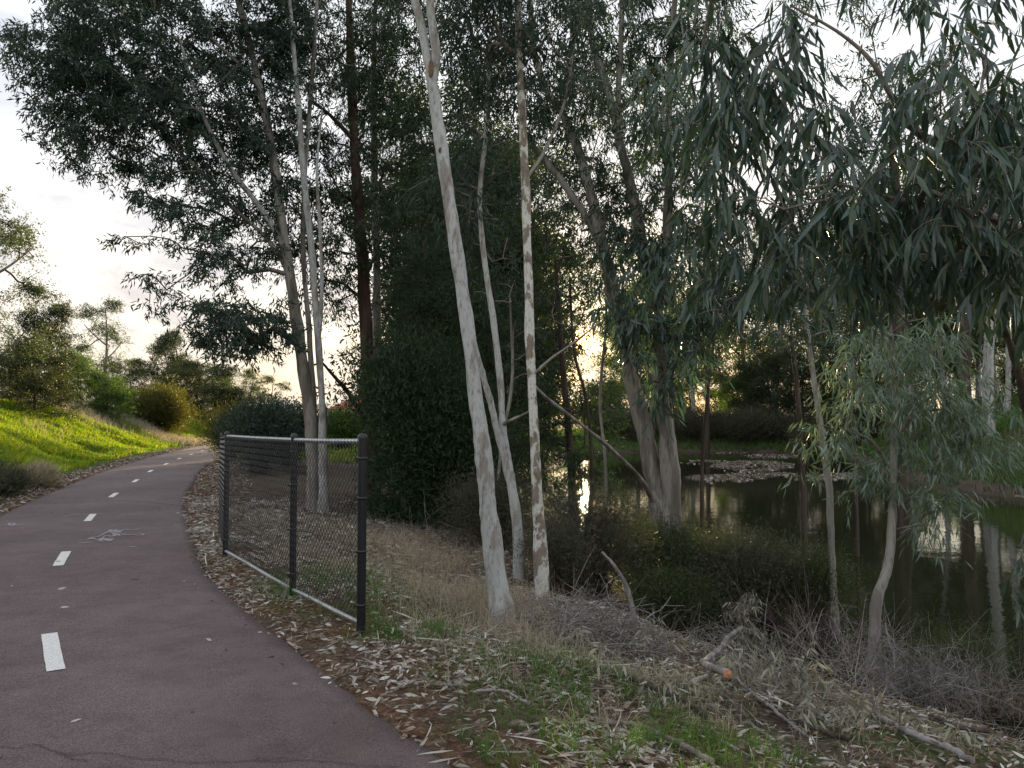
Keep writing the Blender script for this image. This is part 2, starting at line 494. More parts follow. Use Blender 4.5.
def stem_pts(pts, n_per=8, sink=True):
    """(px, py, depth, width px) list -> world polyline and radii"""
    w = np.array([P(a, b, D) for a, b, D, _ in pts]); r = np.array([0.5 * wd * D / FPX for _, _, D, wd in pts])
    if sink:
        w[0, 2] = min(w[0, 2], gz(w[0, 0], w[0, 1]) - 0.08) if abs(w[0, 2] - gz(w[0, 0], w[0, 1])) < 1.5 else gz(w[0, 0], w[0, 1]) - 0.08
    q = catmull(np.hstack([w, r[:, None]]), n_per)
    return q[:, :3], np.maximum(q[:, 3], 0.003)


def tree(name, label, cat, stems, blobs, leaf='gum_leaf', L=0.13, W=0.024, K=60, size=0.4, near=False, group=None, extra=(),
         twig='twig', down=0.75, spread=0.45, shell=0.4, flare=1.3, minr=0.004, kr=0.008, seg=0.35, crown_name='crown'):
    """stems: (part name, pts, material, sides); blobs: (px, py, D, rx px, ry px, rd m, clusters)"""
    first = stems[0]
    p0 = P(first[1][0][0], first[1][0][1], first[1][0][2])
    base = np.array([p0[0], p0[1], gz(p0[0], p0[1])])
    root = thing(name, label, cat, base, group)
    sk = Skel()
    for si, (pn, pts, bm, sides) in enumerate(stems):
        w, r = stem_pts(pts, sink=(pn == 'trunk'))
        if pn == 'trunk':
            h = np.linspace(0, 1, len(w)); r = r * (1 + (flare - 1) * np.exp(-h * 14))
        g = Geo(); tube(g, w, r, sides, 0, 0.28)
        g.obj(pn, [M[bm]], root, base)
        sk.poly(w, r, 2)
    if blobs:
        C = []
        for (bx, by, D, rx, ry, rd, n) in blobs:
            c = P(bx, by, D)
            C.append(sample_blob(n, c, (rx * D / FPX, rd, ry * D / FPX), shell))
        C = np.vstack(C)
        # uneven edge: push clusters by low noise
        C += 0.5 * size * RNG.normal(size=C.shape)
        gzv = np.maximum(ground(C[:, 0], C[:, 1]), WATER)
        C[:, 2] = np.maximum(C[:, 2], gzv + 0.25)
        paths = sk.grow(C, seg)
        g = Geo()
        RA = np.zeros(len(sk.arr)); RA[:sk.n_main] = sk.r0[:sk.n_main]
        for ids in paths:
            for a_i, b_i in zip(ids[:-1], ids[1:]): RA[b_i] = max(minr, min(kr * sk.w[b_i] ** 0.5, 0.93 * RA[a_i]))
            rr = RA[ids]; rr[0] = rr[1]
            tube(g, sk.arr[ids], rr, 4 if not near else 6, 0, 0, cap=False)
        if near == 'sprig': sprig_cluster(g, C, K, size, L, W, 1, 0, down, spread)
        else: gum_cluster(g, C, K, size, L, W, 1, near, down, spread)
        g.obj(crown_name, [M[twig], M[leaf]], root, base)
    for (en, bl, lf, L2, W2, K2, s2, dn, sp2) in extra:
        C = np.vstack([sample_blob(n, P(bx, by, D), (rx * D / FPX, rd, ry * D / FPX), 0.4) for (bx, by, D, rx, ry, rd, n) in bl])
        sk2 = Skel()
        for si, (pn, pts, bm, sides) in enumerate(stems):
            w, r = stem_pts(pts, sink=(pn == 'trunk')); sk2.poly(w, r, 2)
        g = Geo()
        for ids in sk2.grow(C, 0.3):
            wts = sk2.w[ids].copy(); wts[0] = wts[1]; tube(g, sk2.arr[ids], np.maximum(0.004, 0.006 * wts ** 0.5), 4, 0, 0, False)
        gum_cluster(g, C, K2, s2, L2, W2, 1, True, dn, sp2)
        g.obj(en, [M[twig], M[lf]], root, base)
    return root


def copy_tree(src, loc, rz, sc, label, cat=None, group=None):
    r = src.copy(); COL.objects.link(r)
    r.location = loc; r.rotation_euler = (0, 0, rz); r.scale = (sc if hasattr(sc, '__len__') else (sc, sc, sc))
    r['label'] = label
    if cat: r['category'] = cat
    if group: r['group'] = group
    for ch in src.children:
        c = ch.copy(); COL.objects.link(c); c.parent = r
    return r

# ------------------------------------------------------------------ sky and sun
SUN_AZ = math.atan2(584 - 512, FPX)      # to the right of straight ahead
SUN_EL = math.atan((420 - 342) / FPX)
SUN_DIR = Vector((math.sin(SUN_AZ) * math.cos(SUN_EL), math.cos(SUN_AZ) * math.cos(SUN_EL), math.sin(SUN_EL)))
world = bpy.data.worlds.new("World"); scene.world = world; world.use_nodes = True
nt = world.node_tree; nt.nodes.clear(); Lk = nt.links
tc = node(nt, 'ShaderNodeTexCoord')
sky = node(nt, 'ShaderNodeTexSky', sky_type='NISHITA', sun_disc=False, sun_elevation=SUN_EL, sun_rotation=SUN_AZ,
           altitude=20, air_density=1.0, dust_density=1.5, ozone_density=1.0)
skm = node(nt, 'ShaderNodeMix', data_type='RGBA', blend_type='MULTIPLY'); skm.inputs[0].default_value = 1
Lk.new(sky.outputs[0], skm.inputs[6]); skm.inputs[7].default_value = (0.75, 0.86, 1.05, 1)
# thin cloud sheet: noise stretched along the horizon
sx = node(nt, 'ShaderNodeSeparateXYZ'); Lk.new(tc.outputs['Generated'], sx.inputs[0])
zc = node(nt, 'ShaderNodeMath', operation='MAXIMUM'); Lk.new(sx.outputs[2], zc.inputs[0]); zc.inputs[1].default_value = 0.0
za = node(nt, 'ShaderNodeMath', operation='ADD'); Lk.new(zc.outputs[0], za.inputs[0]); za.inputs[1].default_value = 0.22
dx = node(nt, 'ShaderNodeMath', operation='DIVIDE'); Lk.new(sx.outputs[0], dx.inputs[0]); Lk.new(za.outputs[0], dx.inputs[1])
dy = node(nt, 'ShaderNodeMath', operation='DIVIDE'); Lk.new(sx.outputs[1], dy.inputs[0]); Lk.new(za.outputs[0], dy.inputs[1])
cb = node(nt, 'ShaderNodeCombineXYZ'); Lk.new(dx.outputs[0], cb.inputs[0]); Lk.new(dy.outputs[0], cb.inputs[1])
cn = node(nt, 'ShaderNodeTexNoise', i_Scale=1.5, i_Detail=9, i_Roughness=0.56, i_Distortion=0.6); Lk.new(cb.outputs[0], cn.inputs['Vector'])
cmask = ramp(nt, cn.outputs[0], [(0.30, (0.45, 0.45, 0.45)), (0.45, (0.88, 0.88, 0.88)), (0.60, (1, 1, 1))])
cn2 = node(nt, 'ShaderNodeTexNoise', i_Scale=4.1, i_Detail=6, i_Roughness=0.6, i_Distortion=0.8); Lk.new(cb.outputs[0], cn2.inputs['Vector'])
CLOUD_HI = (4.9, 4.95, 5.05); CLOUD_LO = (3.5, 3.6, 3.9)
ccol = ramp(nt, cn2.outputs[0], [(0.34, CLOUD_LO), (0.56, CLOUD_HI)])
# warmth of cloud near the horizon
wf = ramp(nt, sx.outputs[2], [(0.0, (1.0, 0.84, 0.66)), (0.12, (1.0, 0.90, 0.78)), (0.30, (1, 0.98, 0.96)), (0.6, (0.95, 0.98, 1.0))])
cw = node(nt, 'ShaderNodeMix', data_type='RGBA', blend_type='MULTIPLY'); cw.inputs[0].default_value = 1
Lk.new(ccol, cw.inputs[6]); Lk.new(wf, cw.inputs[7])
mixc = node(nt, 'ShaderNodeMix', data_type='RGBA'); Lk.new(cmask, mixc.inputs[0]); Lk.new(skm.outputs[2], mixc.inputs[6]); Lk.new(cw.outputs[2], mixc.inputs[7])
# glow of the low sun behind thin cloud
sd = node(nt, 'ShaderNodeVectorMath', operation='DOT_PRODUCT'); Lk.new(tc.outputs['Generated'], sd.inputs[0]); 
GL = Vector((math.sin(SUN_AZ) * math.cos(math.atan((420 - 342) / FPX)), math.cos(SUN_AZ) * math.cos(math.atan((420 - 342) / FPX)), math.sin(math.atan((420 - 342) / FPX))))
sd.inputs[1].default_value = GL
mc = node(nt, 'ShaderNodeMath', operation='MAXIMUM'); Lk.new(sd.outputs['Value'], mc.inputs[0]); mc.inputs[1].default_value = 0
def powterm(e, amp):
    p = node(nt, 'ShaderNodeMath', operation='POWER'); Lk.new(mc.outputs[0], p.inputs[0]); p.inputs[1].default_value = e
    q = node(nt, 'ShaderNodeMath', operation='MULTIPLY'); Lk.new(p.outputs[0], q.inputs[0]); q.inputs[1].default_value = amp
    return q.outputs[0]
g1 = powterm(40, 1.0); g2 = powterm(16000, 60.0)
gs = node(nt, 'ShaderNodeMath', operation='ADD'); Lk.new(g1, gs.inputs[0]); Lk.new(g2, gs.inputs[1])
gv = node(nt, 'ShaderNodeMix', data_type='RGBA', blend_type='MULTIPLY'); gv.inputs[0].default_value = 1
gv.inputs[6].default_value = (1, 0.52, 0.16, 1); Lk.new(gs.outputs[0], gv.inputs[7])
fin = node(nt, 'ShaderNodeMix', data_type='RGBA', blend_type='ADD'); fin.inputs[0].default_value = 1
Lk.new(mixc.outputs[2], fin.inputs[6]); Lk.new(gv.outputs[2], fin.inputs[7])
bg = node(nt, 'ShaderNodeBackground'); bg.inputs[1].default_value = 0.10
Lk.new(fin.outputs[2], bg.inputs[0])
wo = node(nt, 'ShaderNodeOutputWorld'); Lk.new(bg.outputs[0], wo.inputs[0])

sl = bpy.data.lights.new('sun', 'SUN'); sl.energy = 5.0; sl.angle = R(0.5); sl.color = (1.0, 0.76, 0.44)
so = bpy.data.objects.new('sun', sl); COL.objects.link(so)
so.rotation_euler = (-SUN_DIR).to_track_quat('-Z', 'Y').to_euler()

scene.view_settings.view_transform = 'Standard'; scene.view_settings.look = 'None'
scene.view_settings.gamma = 1.0; scene.view_settings.use_curve_mapping = False
scene.view_settings.exposure = 1.36
scene.render.engine = 'CYCLES'
scene.cycles.max_bounces = 6; scene.cycles.diffuse_bounces = 3; scene.cycles.glossy_bounces = 3
scene.cycles.transmission_bounces = 3; scene.cycles.transparent_max_bounces = 4
scene.cycles.use_denoising = True
try:
    scene.cycles.denoiser = 'OPENIMAGEDENOISE'
    scene.cycles.denoising_input_passes = 'RGB_ALBEDO_NORMAL'
except Exception: pass
scene.cycles.sample_clamp_indirect = 6
scene.cycles.use_adaptive_sampling = False
scene.cycles.caustics_reflective = False; scene.cycles.caustics_refractive = False

# ------------------------------------------------------------------ ground sheet
def axis(n, half, c, k=4.6):
    t = np.linspace(-1, 1, n); return c + half * np.sinh(k * t) / math.sinh(k)
gxs = axis(440, 420, 0.5, 5.4); gys = axis(520, 420, 6.0, 5.4)
GX, GY = np.meshgrid(gxs, gys); fx, fy = GX.ravel(), GY.ravel()
gs_, gp_ = path_s(fx, fy), pond_sd(fx, fy)
gzv = ground(fx, fy, (gs_, gp_))
V = np.stack([fx, fy, gzv], 1)
nx, ny = len(gxs), len(gys)
ii = (np.arange(ny - 1)[:, None] * nx + np.arange(nx - 1)[None]).ravel()
F = np.stack([ii, ii + 1, ii + 1 + nx, ii + nx], 1)
gg = Geo(); gg.add(V, F, 0, True)
gm = gg.mesh('ground')
# zone masks (what grows or lies where), not light
dL, dR = -gs_ - HALF, gs_ - HALF
green = sstep(0.9, 1.6, dL + 0.6 * (vnoise(fx, fy, 0.6, 4) - 0.5)) * (1 - 0.6 * sstep(7.0, 9.0, dL) * sstep(0.4, 0.6, vnoise(fx, fy, 0.3, 7)))
farfield = sstep(30, 48, fy) * sstep(-2, -8, fx) * (dR > 0)
rb = sstep(19, 22, fx) * sstep(0.4, 0.65, vnoise(fx, fy, 0.25, 5)) * sstep(0.8, 2.0, gp_)
green = np.clip(np.maximum.reduce([green, farfield, rb * 0.9]), 0, 1)
verge = sstep(0.6, 2.5, dR) * (1 - sstep(7, 13, fy)) * sstep(0.45, 0.62, vnoise(fx, fy, 0.9, 12)) * 0.5
soil = np.clip((1 - sstep(0.1, 2.2, np.minimum(np.abs(dR), np.abs(dL)))), 0, 1)
ca = gm.color_attributes.new('zones', 'FLOAT_COLOR', 'POINT')
ca.data.foreach_set('color', np.stack([np.maximum(green, verge), soil, sstep(0.5, -0.1, gp_), np.ones(len(fx))], 1).astype(np.float32).ravel())
m, nt, N, Lk = mat('ground_mat')
tc = node(nt, 'ShaderNodeTexCoord'); at_ = node(nt, 'ShaderNodeAttribute', attribute_name='zones')
sp = node(nt, 'ShaderNodeSeparateColor'); Lk.new(at_.outputs['Color'], sp.inputs[0])
na = node(nt, 'ShaderNodeTexNoise', i_Scale=1.3, i_Detail=8, i_Roughness=0.65); nb = node(nt, 'ShaderNodeTexNoise', i_Scale=22, i_Detail=8, i_Roughness=0.75)
vo = node(nt, 'ShaderNodeTexVoronoi', i_Scale=38, i_Randomness=1.0)
for q in (na, nb, vo): Lk.new(tc.outputs['Object'], q.inputs['Vector'])
litter = ramp(nt, nb.outputs[0], [(0.30, (0.03, 0.024, 0.018)), (0.48, (0.085, 0.065, 0.05)), (0.60, (0.16, 0.13, 0.10)), (0.74, (0.30, 0.27, 0.23))])
earth = ramp(nt, nb.outputs[0], [(0.30, (0.07, 0.032, 0.018)), (0.50, (0.15, 0.075, 0.042)), (0.70, (0.24, 0.15, 0.10))])
grs = ramp(nt, nb.outputs[0], [(0.30, (0.025, 0.05, 0.012)), (0.50, (0.06, 0.13, 0.02)), (0.72, (0.12, 0.20, 0.035))])
mud = ramp(nt, nb.outputs[0], [(0.3, (0.02, 0.016, 0.012)), (0.7, (0.06, 0.05, 0.035))])
s1 = node(nt, 'ShaderNodeMath', operation='MULTIPLY'); Lk.new(sp.outputs[1], s1.inputs[0]); Lk.new(ramp(nt, na.outputs[0], [(0.42, (0.15,) * 3), (0.58, (1, 1, 1))]), s1.inputs[1])
def mixrgb(f, a, b):
    x = node(nt, 'ShaderNodeMix', data_type='RGBA'); Lk.new(f, x.inputs[0]); Lk.new(a, x.inputs[6]); Lk.new(b, x.inputs[7]); return x.outputs[2]
c = mixrgb(s1.outputs[0], litter, earth); c = mixrgb(sp.outputs[0], c, grs); c = mixrgb(sp.outputs[2], c, mud)
bb = node(nt, 'ShaderNodeBsdfPrincipled'); bb.inputs['Roughness'].default_value = 0.95; bb.inputs['Specular IOR Level'].default_value = 0.1
Lk.new(c, bb.inputs['Base Color'])
bp = node(nt, 'ShaderNodeBump'); bp.inputs['Strength'].default_value = 0.8; bp.inputs['Distance'].default_value = 0.03
Lk.new(nb.outputs[0], bp.inputs['Height']); Lk.new(bp.outputs[0], bb.inputs['Normal'])
oo = node(nt, 'ShaderNodeOutputMaterial'); Lk.new(bb.outputs[0], oo.inputs[0])
props(link('ground', gm, None, [m]), kind='structure')

# ------------------------------------------------------------------ path
pc = catmull(PATH_C[::3], 8)
pt_ = unit(np.gradient(pc, axis=0)); pn_ = np.stack([pt_[:, 1], -pt_[:, 0]], 1)
cols_ = np.linspace(-HALF, HALF, 25)
wl = 0.035 * (vnoise(np.arange(len(pc)) * 0.5, np.zeros(len(pc)), 1, 3) - 0.5); wr = 0.045 * (vnoise(np.arange(len(pc)) * 0.5, np.zeros(len(pc)), 1, 8) - 0.5)
rows = []
for j, cc in enumerate(cols_):
    off = cc + (wl if j == 0 else (wr if j == 24 else 0))
    q = pc + pn_ * np.reshape(off, (-1, 1)) if np.ndim(off) else pc + pn_ * off
    z = 0.018 * (1 - (cc / HALF) ** 2) - (0.008 if abs(cc) > HALF - 0.01 else 0)
    rows.append(np.column_stack([q, np.full(len(q), z)]))
lo = rows[0].copy(); lo[:, 2] = -0.07; hi = rows[-1].copy(); hi[:, 2] = -0.07
rows = [lo] + rows + [hi]
A = np.stack(rows, 1); n_, w_ = A.shape[:2]
ii = (np.arange(n_ - 1)[:, None] * w_ + np.arange(w_ - 1)[None]).ravel()
g = Geo(); g.add(A.reshape(-1, 3), np.stack([ii, ii + 1, ii + 1 + w_, ii + w_], 1), 0, True)
m, nt, N, Lk = mat('asphalt')
tc = node(nt, 'ShaderNodeTexCoord')
n1 = node(nt, 'ShaderNodeTexNoise', i_Scale=0.55, i_Detail=4); n2 = node(nt, 'ShaderNodeTexNoise', i_Scale=140, i_Detail=4, i_Roughness=0.8)
n3 = node(nt, 'ShaderNodeTexNoise', i_Scale=3.2, i_Detail=10, i_Roughness=0.78)
v1 = node(nt, 'ShaderNodeTexVoronoi', i_Scale=130)
for q in (n1, n2, n3, v1): Lk.new(tc.outputs['Object'], q.inputs['Vector'])
base = ramp(nt, n1.outputs[0], [(0.32, (0.088, 0.064, 0.066)), (0.68, (0.134, 0.102, 0.104))])
agg = ramp(nt, n2.outputs[0], [(0.34, (0.35, 0.35, 0.35)), (0.5, (1, 1, 1)), (0.66, (2.1, 2.05, 2.0))])
st = ramp(nt, n3.outputs[0], [(0.3, (0.68, 0.66, 0.66)), (0.52, (1, 1, 1)), (0.72, (1.22, 1.2, 1.2))])
def mul(a, b, f=1.0):
    x = node(nt, 'ShaderNodeMix', data_type='RGBA', blend_type='MULTIPLY'); x.inputs[0].default_value = f; Lk.new(a, x.inputs[6]); Lk.new(b, x.inputs[7]); return x.outputs[2]
c = mul(mul(base, agg), st)
bb = node(nt, 'ShaderNodeBsdfPrincipled'); bb.inputs['Roughness'].default_value = 0.82; bb.inputs['Specular IOR Level'].default_value = 0.35
Lk.new(c, bb.inputs['Base Color'])
bp = node(nt, 'ShaderNodeBump'); bp.inputs['Strength'].default_value = 0.45; bp.inputs['Distance'].default_value = 0.006
Lk.new(v1.outputs['Distance'], bp.inputs['Height']); Lk.new(bp.outputs[0], bb.inputs['Normal'])
oo = node(nt, 'ShaderNodeOutputMaterial'); Lk.new(bb.outputs[0], oo.inputs[0])
props(g.obj('path', [m]), kind='structure')

def road_z(x, y):
    s = float(path_s([x], [y])[0]); return 0.018 * (1 - (s / HALF) ** 2) + 0.005

# lane dashes
m, nt, N, Lk = mat('line_paint')
tc = node(nt, 'ShaderNodeTexCoord'); n2 = node(nt, 'ShaderNodeTexNoise', i_Scale=110, i_Detail=5, i_Roughness=0.8); Lk.new(tc.outputs['Object'], n2.inputs['Vector'])
c = ramp(nt, n2.outputs[0], [(0.36, (0.22, 0.20, 0.20)), (0.46, (0.66, 0.65, 0.63)), (0.7, (0.80, 0.79, 0.77))])
bb = node(nt, 'ShaderNodeBsdfPrincipled'); bb.inputs['Roughness'].default_value = 0.7; Lk.new(c, bb.inputs['Base Color'])
oo = node(nt, 'ShaderNodeOutputMaterial'); Lk.new(bb.outputs[0], oo.inputs[0]); M['paint'] = m
M['chalk'] = plain('chalk', (0.27, 0.25, 0.26), 0.9, nscale=60, namt=0.3)
M['crack'] = plain('crack', (0.045, 0.035, 0.035), 0.95, nscale=60, namt=0.3)
arc = np.concatenate([[0], np.cumsum(np.linalg.norm(np.diff(pc, axis=0), axis=1))])
def along(a):
    i = min(np.searchsorted(arc, a), len(pc) - 1); i0 = max(i - 1, 0); t = (a - arc[i0]) / max(arc[i] - arc[i0], 1e-6) if i > i0 else 0
    return pc[i0] * (1 - t) + pc[i] * t, unit(pt_[i0] * (1 - t) + pt_[i] * t)
d0 = arc[np.argmin(np.hypot(pc[:, 0] + 3.12, pc[:, 1] - 5.35))]
ordn = ['nearest', 'second nearest', 'third nearest', 'fourth nearest', 'fifth nearest', 'sixth nearest', 'seventh nearest', 'eighth nearest', 'ninth nearest', 'tenth nearest']
for k in range(10):
    q, t = along(d0 + 4.05 * k); w = 0.052; nrm = np.array([t[1], -t[0]])
    g = Geo(); rws = []
    for s_ in np.linspace(-0.5, 0.5, 12):
        cpt, tt = along(d0 + 4.05 * k + s_)
        e1 = 0.004 * (RNG.random() - .5); e2 = 0.004 * (RNG.random() - .5)
        for e in (-w + e1, w + e2):
            pp_ = cpt + np.array([tt[1], -tt[0]]) * e; rws.append((pp_[0], pp_[1], road_z(*pp_) + 0.001))
    i = np.arange(11)[:, None] * 2
    g.add(rws, (i + np.array([0, 1, 3, 2])[None]), 0)
    o = g.obj('lane_dash', [M['paint']]); props(o, kind='structure', group='white dashes along the middle of the path')

def ribbon(name, px_pts, width, material, n_per=6, jitter=0.0, **kw):
    w = []
    for (a, b) in px_pts:
        r_ = ray(a, b); t = (0.015 - CAM[2]) / r_[2]; w.append(CAM[:2] + r_[:2] * t)
    q = catmull(np.array(w), n_per)
    q = q + RNG.normal(size=q.shape) * jitter
    t = unit(np.gradient(q, axis=0)); nn_ = np.stack([t[:, 1], -t[:, 0]], 1)
    wd = width * (0.4 + 0.9 * RNG.random(len(q)))[:, None]
    a = q + nn_ * wd / 2; b = q - nn_ * wd / 2
    vv = []
    for u_, v_ in zip(a, b): vv += [(u_[0], u_[1], road_z(*u_) + .001), (v_[0], v_[1], road_z(*v_) + .001)]
    i = np.arange(len(q) - 1)[:, None] * 2
    return vv, i + np.array([0, 1, 3, 2])[None]
g = Geo()
for pts in ([(0, 748), (18, 749), (28, 746), (40, 747), (58, 754), (78, 756), (92, 754), (112, 755), (140, 760), (165, 761), (190, 764), (215, 763), (240, 762), (256, 761), (275, 762), (300, 760), (335, 762), (360, 765), (400, 766)],
            [(60, 754), (72, 760), (90, 762)], [(255, 761), (262, 758), (285, 758)]):
    v, f = ribbon('', pts, 0.0055, None, 10, 0.003); g.add(v, f)
for pts in ([(0, 500), (60, 503), (120, 501), (180, 505)],):
    v, f = ribbon('', pts, 0.02, None, 10, 0.01); g.add(v, f)
props(g.obj('path_crack', [M['crack']]), kind='structure')
g = Geo()
for pts in ([(77, 541), (88, 540), (92, 538), (98, 537), (104, 534), (110, 531)], [(78, 544), (85, 543), (92, 543)], [(92, 538), (97, 540), (103, 539), (109, 541), (112, 539)],
            [(100, 540), (106, 536), (112, 537), (116, 534), (120, 536), (112, 533), (110, 530), (118, 532), (124, 530), (132, 530), (140, 529)],
            [(112, 541), (104, 542), (100, 541), (106, 539), (112, 541)], [(120, 534), (128, 535), (134, 535), (141, 534), (143, 535), (136, 536)],
            [(110, 530), (114, 532), (120, 533), (116, 530)], [(6, 525), (12, 524), (18, 525), (23, 524)], [(9, 523), (12, 526), (15, 523)],
            [(62, 517), (75, 515), (92, 514), (104, 514)], [(118, 516), (130, 515), (142, 515)], [(55, 562), (61, 562)], [(129, 547), (136, 547)]):
    v, f = ribbon('', pts, 0.045, None, 6, 0.006); g.add(v, f)
props(g.obj('chalk_marking', [M['chalk']]), kind='structure')

# ------------------------------------------------------------------ water
g = Geo()
g.add([(-3, -2, WATER), (60, -2, WATER), (60, 80, WATER), (-3, 80, WATER)], [(0, 1, 2, 3)])
m, nt, N, Lk = mat('pond_water')
tc = node(nt, 'ShaderNodeTexCoord'); mp = node(nt, 'ShaderNodeMapping'); Lk.new(tc.outputs['Object'], mp.inputs[0])
n1 = node(nt, 'ShaderNodeTexNoise', i_Scale=1.6, i_Detail=3, i_Roughness=0.5, i_Distortion=0.3); n2 = node(nt, 'ShaderNodeTexNoise', i_Scale=14, i_Detail=2)
Lk.new(mp.outputs[0], n1.inputs['Vector']); Lk.new(mp.outputs[0], n2.inputs['Vector'])
ad = node(nt, 'ShaderNodeMath', operation='MULTIPLY_ADD'); Lk.new(n2.outputs[0], ad.inputs[0]); ad.inputs[1].default_value = 0.12; Lk.new(n1.outputs[0], ad.inputs[2])
bp = node(nt, 'ShaderNodeBump'); bp.inputs['Strength'].default_value = 0.09; bp.inputs['Distance'].default_value = 0.05; Lk.new(ad.outputs[0], bp.inputs['Height'])
bb = node(nt, 'ShaderNodeBsdfPrincipled'); bb.inputs['Base Color'].default_value = (0.018, 0.020, 0.010, 1); bb.inputs['Roughness'].default_value = 0.03; bb.inputs['IOR'].default_value = 1.33
Lk.new(bp.outputs[0], bb.inputs['Normal'])
oo = node(nt, 'ShaderNodeOutputMaterial'); Lk.new(bb.outputs[0], oo.inputs[0])
props(g.obj('pond_water', [m]), kind='structure')
# floating scum of fallen leaves and weed
g = Geo(); C = []
for (cx, cy, rx, ry, n) in ((727, 478, 36, 3.0, 2600), (752, 466, 38, 5, 5200), (700, 462, 22, 1.5, 700), (772, 456, 26, 2, 1500), (760, 474, 30, 2.5, 1700), (815, 478, 22, 2, 700), (735, 452, 30, 1.0, 500), (842, 476, 20, 2.5, 600)):
    a = RNG.random(n) * 6.283; rr = RNG.random(n) ** 0.6
    px_ = cx + rx * rr * np.cos(a); py_ = cy + ry * rr * np.sin(a)
    px_ = np.concatenate([px_, px_ + RNG.normal(size=n) * 3]); py_ = np.concatenate([py_, py_ + RNG.normal(size=n) * 0.4])
    for u_, v_ in zip(px_, py_):
        r_ = ray(u_, v_); t = (WATER - 1.6) / r_[2]; q = CAM + r_ * t
        if vnoise(q[0], q[1], 0.8, 3) * 0.6 + 0.4 * vnoise(q[0], q[1], 2.2, 4) > 0.44: C.append(q)
C = np.array(C); C = C[C[:, 1] < 66]; C[:, 2] = WATER + 0.012
leaves(g, C[::3], RNG.normal(size=C[::3].shape) * np.array([1, 1, 0.05]), 0.22, 0.13, 0, droop=0.02)
leaves(g, C[1::3], RNG.normal(size=C[1::3].shape) * np.array([1, 1, 0.05]), 0.22, 0.12, 1, droop=0.02)
leaves(g, C[2::3], RNG.normal(size=C[2::3].shape) * np.array([1, 1, 0.05]), 0.20, 0.12, 2, droop=0.02)
props(g.obj('floating_weed', [M['dead_leaf'], M['brown_leaf'], M['grey_shrub_leaf']]), 'pale mat of leaf litter and weed floating on the pond', None, None, 'stuff')

# ------------------------------------------------------------------ fence
FP = [(np.array([-4.05, 10.75]), 1.37, 0.022), (np.array([-3.36, 9.1]), 1.42, 0.030), (np.array([-1.985, 7.03]), 1.43, 0.030), (np.array([-1.135, 5.86]), 1.45, 0.034)]
fc = (FP[0][0] + FP[3][0]) / 2
fbase = np.array([FP[2][0][0], FP[2][0][1], gz(*FP[2][0])])
froot = thing('chain_link_fence', 'low black chain link fence with pale top rail beside the path edge', 'fence', fbase)
for (q, top, rad) in FP:
    z0 = gz(*q); g = Geo()
    tube(g, [(q[0], q[1], z0 - 0.25), (q[0], q[1], 0.6), (q[0], q[1], top + 0.01)], rad, 16, 0)
    po = g.obj('post', [M['fence_black']], froot, fbase)
    g = Geo(); tube(g, [(q[0], q[1], top + 0.01), (q[0], q[1], top + 0.03), (q[0], q[1], top + 0.045), (q[0], q[1], top + 0.05)], [rad + .004, rad + .004, rad * 0.8, rad * 0.2], 16, 0)
    c_ = g.obj('cap', [M['fence_black']], po, fbase)
    for hz_ in (0.22, 0.62, 1.02, 1.32):
        g = Geo(); tube(g, [(q[0], q[1], z0 + hz_ - 0.011), (q[0], q[1], z0 + hz_ - 0.010), (q[0], q[1], z0 + hz_ + 0.010), (q[0], q[1], z0 + hz_ + 0.011)], [rad, rad + .004, rad + .004, rad], 14, 0, 0, False)
        ax = unit(np.array([-(FP[2][0] - FP[1][0])[1], (FP[2][0] - FP[1][0])[0]])) * -(rad + .012)
        tube(g, [(q[0] + ax[0] * .8, q[1] + ax[1] * .8, z0 + hz_), (q[0] + ax[0] * 1.35, q[1] + ax[1] * 1.35, z0 + hz_)], 0.006, 6)
        g.obj('clamp', [M['fence_black']], po, fbase)
tp = [np.array([*q, t - 0.012]) for q, t, _ in FP]
_za, _zb = gz(*FP[1][0]) + 0.085, gz(*FP[3][0]) + 0.085
bt = [np.array([*q, _za + (_zb - _za) * np.linalg.norm(q - FP[1][0]) / np.linalg.norm(FP[3][0] - FP[1][0]) * (1 if i_ else 0)]) for i_, (q, t, _) in enumerate(FP)]
g = Geo(); 
for a, b in zip(tp[:-1], tp[1:]): tube(g, [a, (a + b) / 2 + np.array([0, 0, -0.004]), b], 0.0205, 12)
g.obj('top_rail', [M['galv']], froot, fbase)
g = Geo()
for k, (a, b) in enumerate(zip(bt[:-1], bt[1:])):
    tube(g, [a, a * .66 + b * .34 + [0, 0, .004], a * .34 + b * .66 + [0, 0, -.003], b], 0.017, 12)
g.obj('bottom_rail', [M['galv']], froot, fbase)
